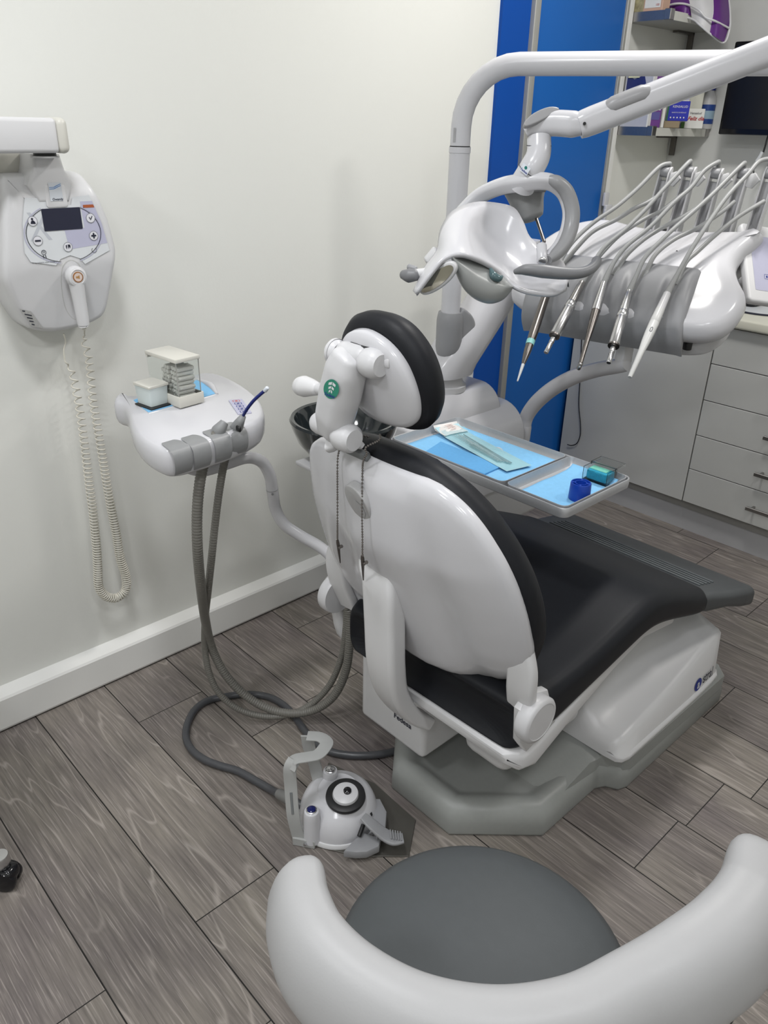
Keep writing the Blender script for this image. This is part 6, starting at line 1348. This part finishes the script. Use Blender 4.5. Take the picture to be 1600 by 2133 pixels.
# grey pedals on the far right
def pedal(pxs, z0, z1, m=GREYP, r=0.004):
    o = [P(a, b, z=z1) for a, b in pxs]; return prism([(q.x, q.y) for q in o], flat, z0, z1, r, 2)
obj('pedal_wing', *pedal([(716, 1772), (732, 1754), (756, 1732), (783, 1742), (793, 1748), (790, 1762), (764, 1774), (742, 1775)], 0.012, 0.034), GREYP, fp)
obj('pedal_wing', *pedal([(764, 1662), (792, 1663), (806, 1690), (803, 1724), (786, 1744), (774, 1712), (770, 1684)], 0.012, 0.044), GREYP, fp)
lv = [P(756, 1700, z=0.082), P(775, 1718, z=0.07), P(800, 1738, z=0.052), P(820, 1748, z=0.045), P(840, 1746, z=0.046)]
lev = obj('lever_pedal', *tube(lv, [0.010, 0.0135, 0.016, 0.0165, 0.013], sm=5, sec=rrect(2.0, 0.55, 0.22, 3), up=(0, 0, 1)), GREYP, fp)
for i in range(5):
    f = 0.62 + i * 0.075; a = lv[3].lerp(lv[4], (f - 0.5) * 1.6) if f > 0.5 else lv[3]
    d = (lv[4] - lv[3]).normalized(); s_ = d.cross(V((0, 0, 1))).normalized(); c_ = lv[2].lerp(lv[4], 0.35 + i * 0.13) + V((0, 0, 0.0052))
    obj('grip_ridge', *tube([c_ - s_ * 0.012, c_ + s_ * 0.012], 0.0015, 8, sm=1), GREYP, lev)
obj('pedal_bracket', *join(tube([P(752, 1712, z=0.06), P(748, 1738, z=0.045)], 0.004, 10, sm=1), tube([P(768, 1676, z=0.06), P(772, 1700, z=0.055)], 0.004, 10, sm=1)), BLACKR, fp) if False else None
obj('pedal_hinge', *tube([P(765, 1672, z=0.05), P(772, 1698, z=0.052)], 0.005, 10, sm=1), BLACKR, fp)
obj('pedal_hinge', *tube([P(757, 1718, z=0.05), P(748, 1742, z=0.04)], 0.005, 10, sm=1), BLACKR, fp)
# supply cable snaking over the floor to the chair base
CB = mat('grey_rubber_cable', (0.06, 0.062, 0.068), 0.3, noise=0.06)
cz = 0.0105
cpx = [(640, 1684, 0.03), (600, 1662, 0.035), (585, 1655, 0.03), (565, 1645, cz), (530, 1625, cz), (495, 1606, cz), (458, 1595, cz), (425, 1582, cz), (400, 1562, cz), (388, 1538, cz), (390, 1510, cz), (405, 1480, cz), (432, 1460, cz), (475, 1450, cz), (520, 1446, cz), (560, 1452, cz), (590, 1468, cz), (612, 1490, cz), (632, 1518, cz), (655, 1545, cz), (690, 1566, cz), (740, 1574, cz), (800, 1570, cz), (850, 1556, cz), (900, 1540, 0.02)]
cpts = [P(a, b, z=z) for a, b, z in cpx]
obj('cable', *tube(cpts, 0.0098, 16, sm=6), CB, fp)
obj('cable_boot', *tube([P(606, 1667, z=0.036), P(595, 1660, z=0.034), P(580, 1653, z=0.028)], [0.0135, 0.0135, 0.0118], 18, sm=3), mat('boot_grey', (0.17, 0.17, 0.165), 0.45, noise=0.05), fp)
# ================================================================ OPERATOR STOOL
SC = V((-0.381, 0.561, 0.475)); SR = 0.1975
st0 = thing('operator_stool', 'round grey operator stool with curved white back and arm rest', 'stool', (SC.x, SC.y, 0))
SEATG = mat('slate_grey_upholstery', (0.062, 0.068, 0.072), 0.5, spec=0.35, noise=0.06, nscale=60, bump=0.05, bscale=450)
obj('seat', *lathe([(0.0, -0.045), (SR - 0.03, -0.045), (SR - 0.006, -0.04), (SR, -0.026), (SR - 0.002, -0.012), (SR - 0.016, 0.0), (SR - 0.045, 0.009), (SR - 0.09, 0.0145), (0.05, 0.018), (0.0, 0.0185)], SC, n=72), SEATG, st0, auto=80)
obj('seat_plate', *cyl(SC + V((0, 0, -0.06)), SC + V((0, 0, -0.044)), 0.12, 32), BLACKR, st0)
obj('gas_column', *join(lathe([(0.014, 0.2), (0.014, 0.42)], (SC.x, SC.y, 0), n=20), lathe([(0.026, 0.08), (0.026, 0.26)], (SC.x, SC.y, 0), n=24)), CHROME, st0)
for i in range(5):
    a = 2 * PI * i / 5 + 0.4; d = V((math.cos(a), math.sin(a), 0)); o = V((SC.x, SC.y, 0))
    lg = obj('leg', *tube([o + V((0, 0, 0.10)), o + d * 0.12 + V((0, 0, 0.092)), o + d * 0.215 + V((0, 0, 0.075))], [0.022, 0.019, 0.014], 14, sm=4), CHROME, st0)
    s_ = V((-d.y, d.x, 0)); wc = o + d * 0.215 + V((0, 0, 0.027))
    obj('caster', *join(cyl(wc - s_ * 0.022, wc - s_ * 0.006, 0.027, 20, 0.003), cyl(wc + s_ * 0.006, wc + s_ * 0.022, 0.027, 20, 0.003), cyl(wc - s_ * 0.008, wc + s_ * 0.008, 0.012, 12), cyl(wc + V((0, 0, 0.0)), wc + V((0, 0, 0.055)), 0.008, 12)), BLACKR, lg)
# curved padded back: a rounded tall section swept round the seat
cl = [(-0.500, 0.352, 0.676, 0.030, 0.044), (-0.470, 0.333, 0.674, 0.033, 0.048), (-0.425, 0.320, 0.670, 0.035, 0.052), (-0.365, 0.325, 0.666, 0.0355, 0.054), (-0.300, 0.350, 0.664, 0.0355, 0.055), (-0.240, 0.398, 0.664, 0.0355, 0.055), (-0.196, 0.460, 0.667, 0.0355, 0.055), (-0.170, 0.525, 0.674, 0.036, 0.056), (-0.148, 0.585, 0.684, 0.039, 0.057), (-0.134, 0.645, 0.690, 0.041, 0.057), (-0.134, 0.70, 0.692, 0.040, 0.056), (-0.148, 0.748, 0.692, 0.036, 0.050)]
n_ = 10; keys = [V((a, b, c)) for a, b, c, _, _ in cl]
q = spline(keys, n_); ww = []
for i in range(len(cl) - 1):
    for s in range(n_): f = s / n_; ww.append((cl[i][3] * (1 - f) + cl[i + 1][3] * f, cl[i][4] * (1 - f) + cl[i + 1][4] * f))
ww.append(cl[-1][3:])
sec = [(math.copysign(abs(math.cos(t)) ** 0.75, math.cos(t)), math.copysign(abs(math.sin(t)) ** 0.85, math.sin(t))) for t in [2 * PI * i / 28 for i in range(28)]]
rings = []
L_ = len(q)
def frame_at(i):
    t = (q[min(i + 1, L_ - 1)] - q[max(i - 1, 0)]); t.z = 0; t.normalize(); return t, V((t.y, -t.x, 0))
for i in range(L_):
    t, s = frame_at(i); w, h = ww[i]
    lean = 0.012
    rings.append([q[i] + s * (a * w - 0.0) + s * (-b * lean) + V((0, 0, b * h)) for a, b in sec])
def cap_rings(i, sgn):
    t, s = frame_at(i); w, h = ww[i]; out = []
    for k in range(1, 7):
        an = k * PI / 2 / 6.4; c_, e_ = math.cos(an), math.sin(an)
        out.append([q[i] + t * (sgn * e_ * w * 0.9) + s * (a * w * c_) + s * (-b * 0.012) + V((0, 0, b * h * (0.35 + 0.65 * c_) if c_ > 0.2 else b * h * 0.35 * (c_ / 0.2 * 0.5 + 0.5))) for a, b in sec])
    return out
rings = list(reversed(cap_rings(0, -1))) + rings + cap_rings(L_ - 1, 1)
CREAMU = mat('off_white_upholstery', (0.37, 0.37, 0.375), 0.42, spec=0.4, noise=0.02, nscale=20, bump=0.05, bscale=350)
obj('back_rest', *loft(rings), CREAMU, st0, auto=180)
obj('back_post', *tube([SC + V((0, 0, -0.052)), V((-0.30, 0.44, 0.42)), V((-0.262, 0.372, 0.44)), V((-0.262, 0.368, 0.60))], 0.013, 14, sm=6), CHROME, st0)
# ---------------------------------------------------------------- castor of another stool at the left edge
rc = thing('rolling_stool', 'chrome foot and black castor of another stool at left picture edge', 'stool', (-1.42, 0.15, 0))
wc = P(14, 1824, z=0.026); rs = V((-0.73, 0.68, 0))
cst = obj('castor', *join(cyl(wc - rs * 0.022, wc - rs * 0.005, 0.026, 24, 0.004), cyl(wc + rs * 0.005, wc + rs * 0.022, 0.026, 24, 0.004), box(wc + V((0, 0, 0.012)), (0.05, 0.04, 0.034), 0.012, 3, Matrix.Rotation(math.radians(37), 3, 'Z'))), BLACKG, rc)
hp = wc + V((-0.004, -0.002, 0.03))
obj('leg_end', *join(lathe([(0.0, 0.0), (0.016, 0.0), (0.018, 0.004), (0.018, 0.026), (0.016, 0.030), (0.0, 0.031)], hp, n=28)), CHROME, rc)
hub = wc + V((-0.155, -0.166, 0))
obj('leg', *tube([hp + V((0, 0, 0.016)), hp + V((-0.07, -0.075, 0.03)), hub + V((0, 0, 0.075))], [0.013, 0.017, 0.021], 16, sm=4), CHROME, rc)
obj('hub', *lathe([(0.0, 0.05), (0.035, 0.05), (0.037, 0.09), (0.026, 0.11), (0.026, 0.3), (0.0, 0.3)], (hub.x, hub.y, 0), n=28), CHROME, rc)
for i in range(1, 5):
    a = math.atan2(-(hub.y - hp.y), -(hub.x - hp.x)) + 2 * PI * i / 5; d = V((math.cos(a), math.sin(a), 0)); o = V((hub.x, hub.y, 0))
    lg = obj('leg', *tube([o + V((0, 0, 0.075)), o + d * 0.12 + V((0, 0, 0.07)), o + d * 0.2 + V((0, 0, 0.06))], [0.021, 0.017, 0.013], 14, sm=4), CHROME, rc)
    s_ = V((-d.y, d.x, 0)); w2 = o + d * 0.2 + V((0, 0, 0.026))
    obj('castor', *join(cyl(w2 - s_ * 0.022, w2 - s_ * 0.005, 0.026, 20, 0.004), cyl(w2 + s_ * 0.005, w2 + s_ * 0.022, 0.026, 20, 0.004), cyl(w2 - s_ * 0.006, w2 + s_ * 0.006, 0.012, 12), cyl(w2, w2 + V((0, 0, 0.04)), 0.008, 12)), BLACKR, lg)
obj('seat', *lathe([(0.0, 0.40), (0.15, 0.40), (0.17, 0.415), (0.16, 0.45), (0.0, 0.46)], (hub.x, hub.y, 0), n=48), SEATG, rc)
obj('gas_column', *lathe([(0.014, 0.29), (0.014, 0.41)], (hub.x, hub.y, 0), n=18), CHROME, rc)
# ================================================================ LIGHT AND CAMERA
def area(name, loc, size, power, col=(1, 0.97, 0.92)):
    l = bpy.data.lights.new(name, 'AREA'); l.shape = 'DISK'; l.size = size; l.energy = power; l.color = col
    o = bpy.data.objects.new(name, l); C.objects.link(o); o.location = loc; return o
WARM = (1.0, 0.975, 0.94); COOL = (0.97, 0.98, 1.0)
area('ceiling_and_fill_light', (-0.95, 0.35, CZ - 0.03), 0.26, 14.5, COOL)
area('ceiling_and_fill_light', (0.35, 0.25, CZ - 0.03), 0.26, 10.5, COOL)
area('ceiling_and_fill_light', (-0.95, -0.85, CZ - 0.03), 0.35, 15, COOL)  # added fill lamp behind the camera, brightens chair back and lower wall
area('ceiling_and_fill_light', (0.45, -0.9, CZ - 0.03), 0.35, 15, COOL)  # second added fill lamp behind the camera, not a known fitting
area('ceiling_and_fill_light', (-1.05, 2.0, CZ - 0.03), 0.26, 18, WARM)
area('ceiling_and_fill_light', (0.15, 2.2, CZ - 0.03), 0.26, 11, WARM)
w = bpy.data.worlds.new('room_fill'); bpy.context.scene.world = w; w.use_nodes = True
w.node_tree.nodes['Background'].inputs[0].default_value = (0.9, 0.95, 1.0, 1); w.node_tree.nodes['Background'].inputs[1].default_value = 0.3
cd = bpy.data.cameras.new('camera'); cam = bpy.data.objects.new('camera', cd); C.objects.link(cam)
rt, dn, fw = V(RC[0]), V(RC[1]), V(RC[2])
M = Matrix((rt, -dn, -fw)).transposed().to_4x4(); M.translation = CAM; cam.matrix_world = M
cd.sensor_fit = 'VERTICAL'; cd.sensor_height = 24.0; cd.lens = 24.0 * FOC / 2133.0; cd.clip_start = 0.02
bpy.context.scene.camera = cam
sc = bpy.context.scene
sc.view_settings.view_transform = 'Standard'; sc.view_settings.look = 'None'; sc.view_settings.exposure = 0.0
sc.cycles.max_bounces = 7; sc.cycles.transparent_max_bounces = 10; sc.cycles.use_adaptive_sampling = True; sc.cycles.adaptive_threshold = 0.02
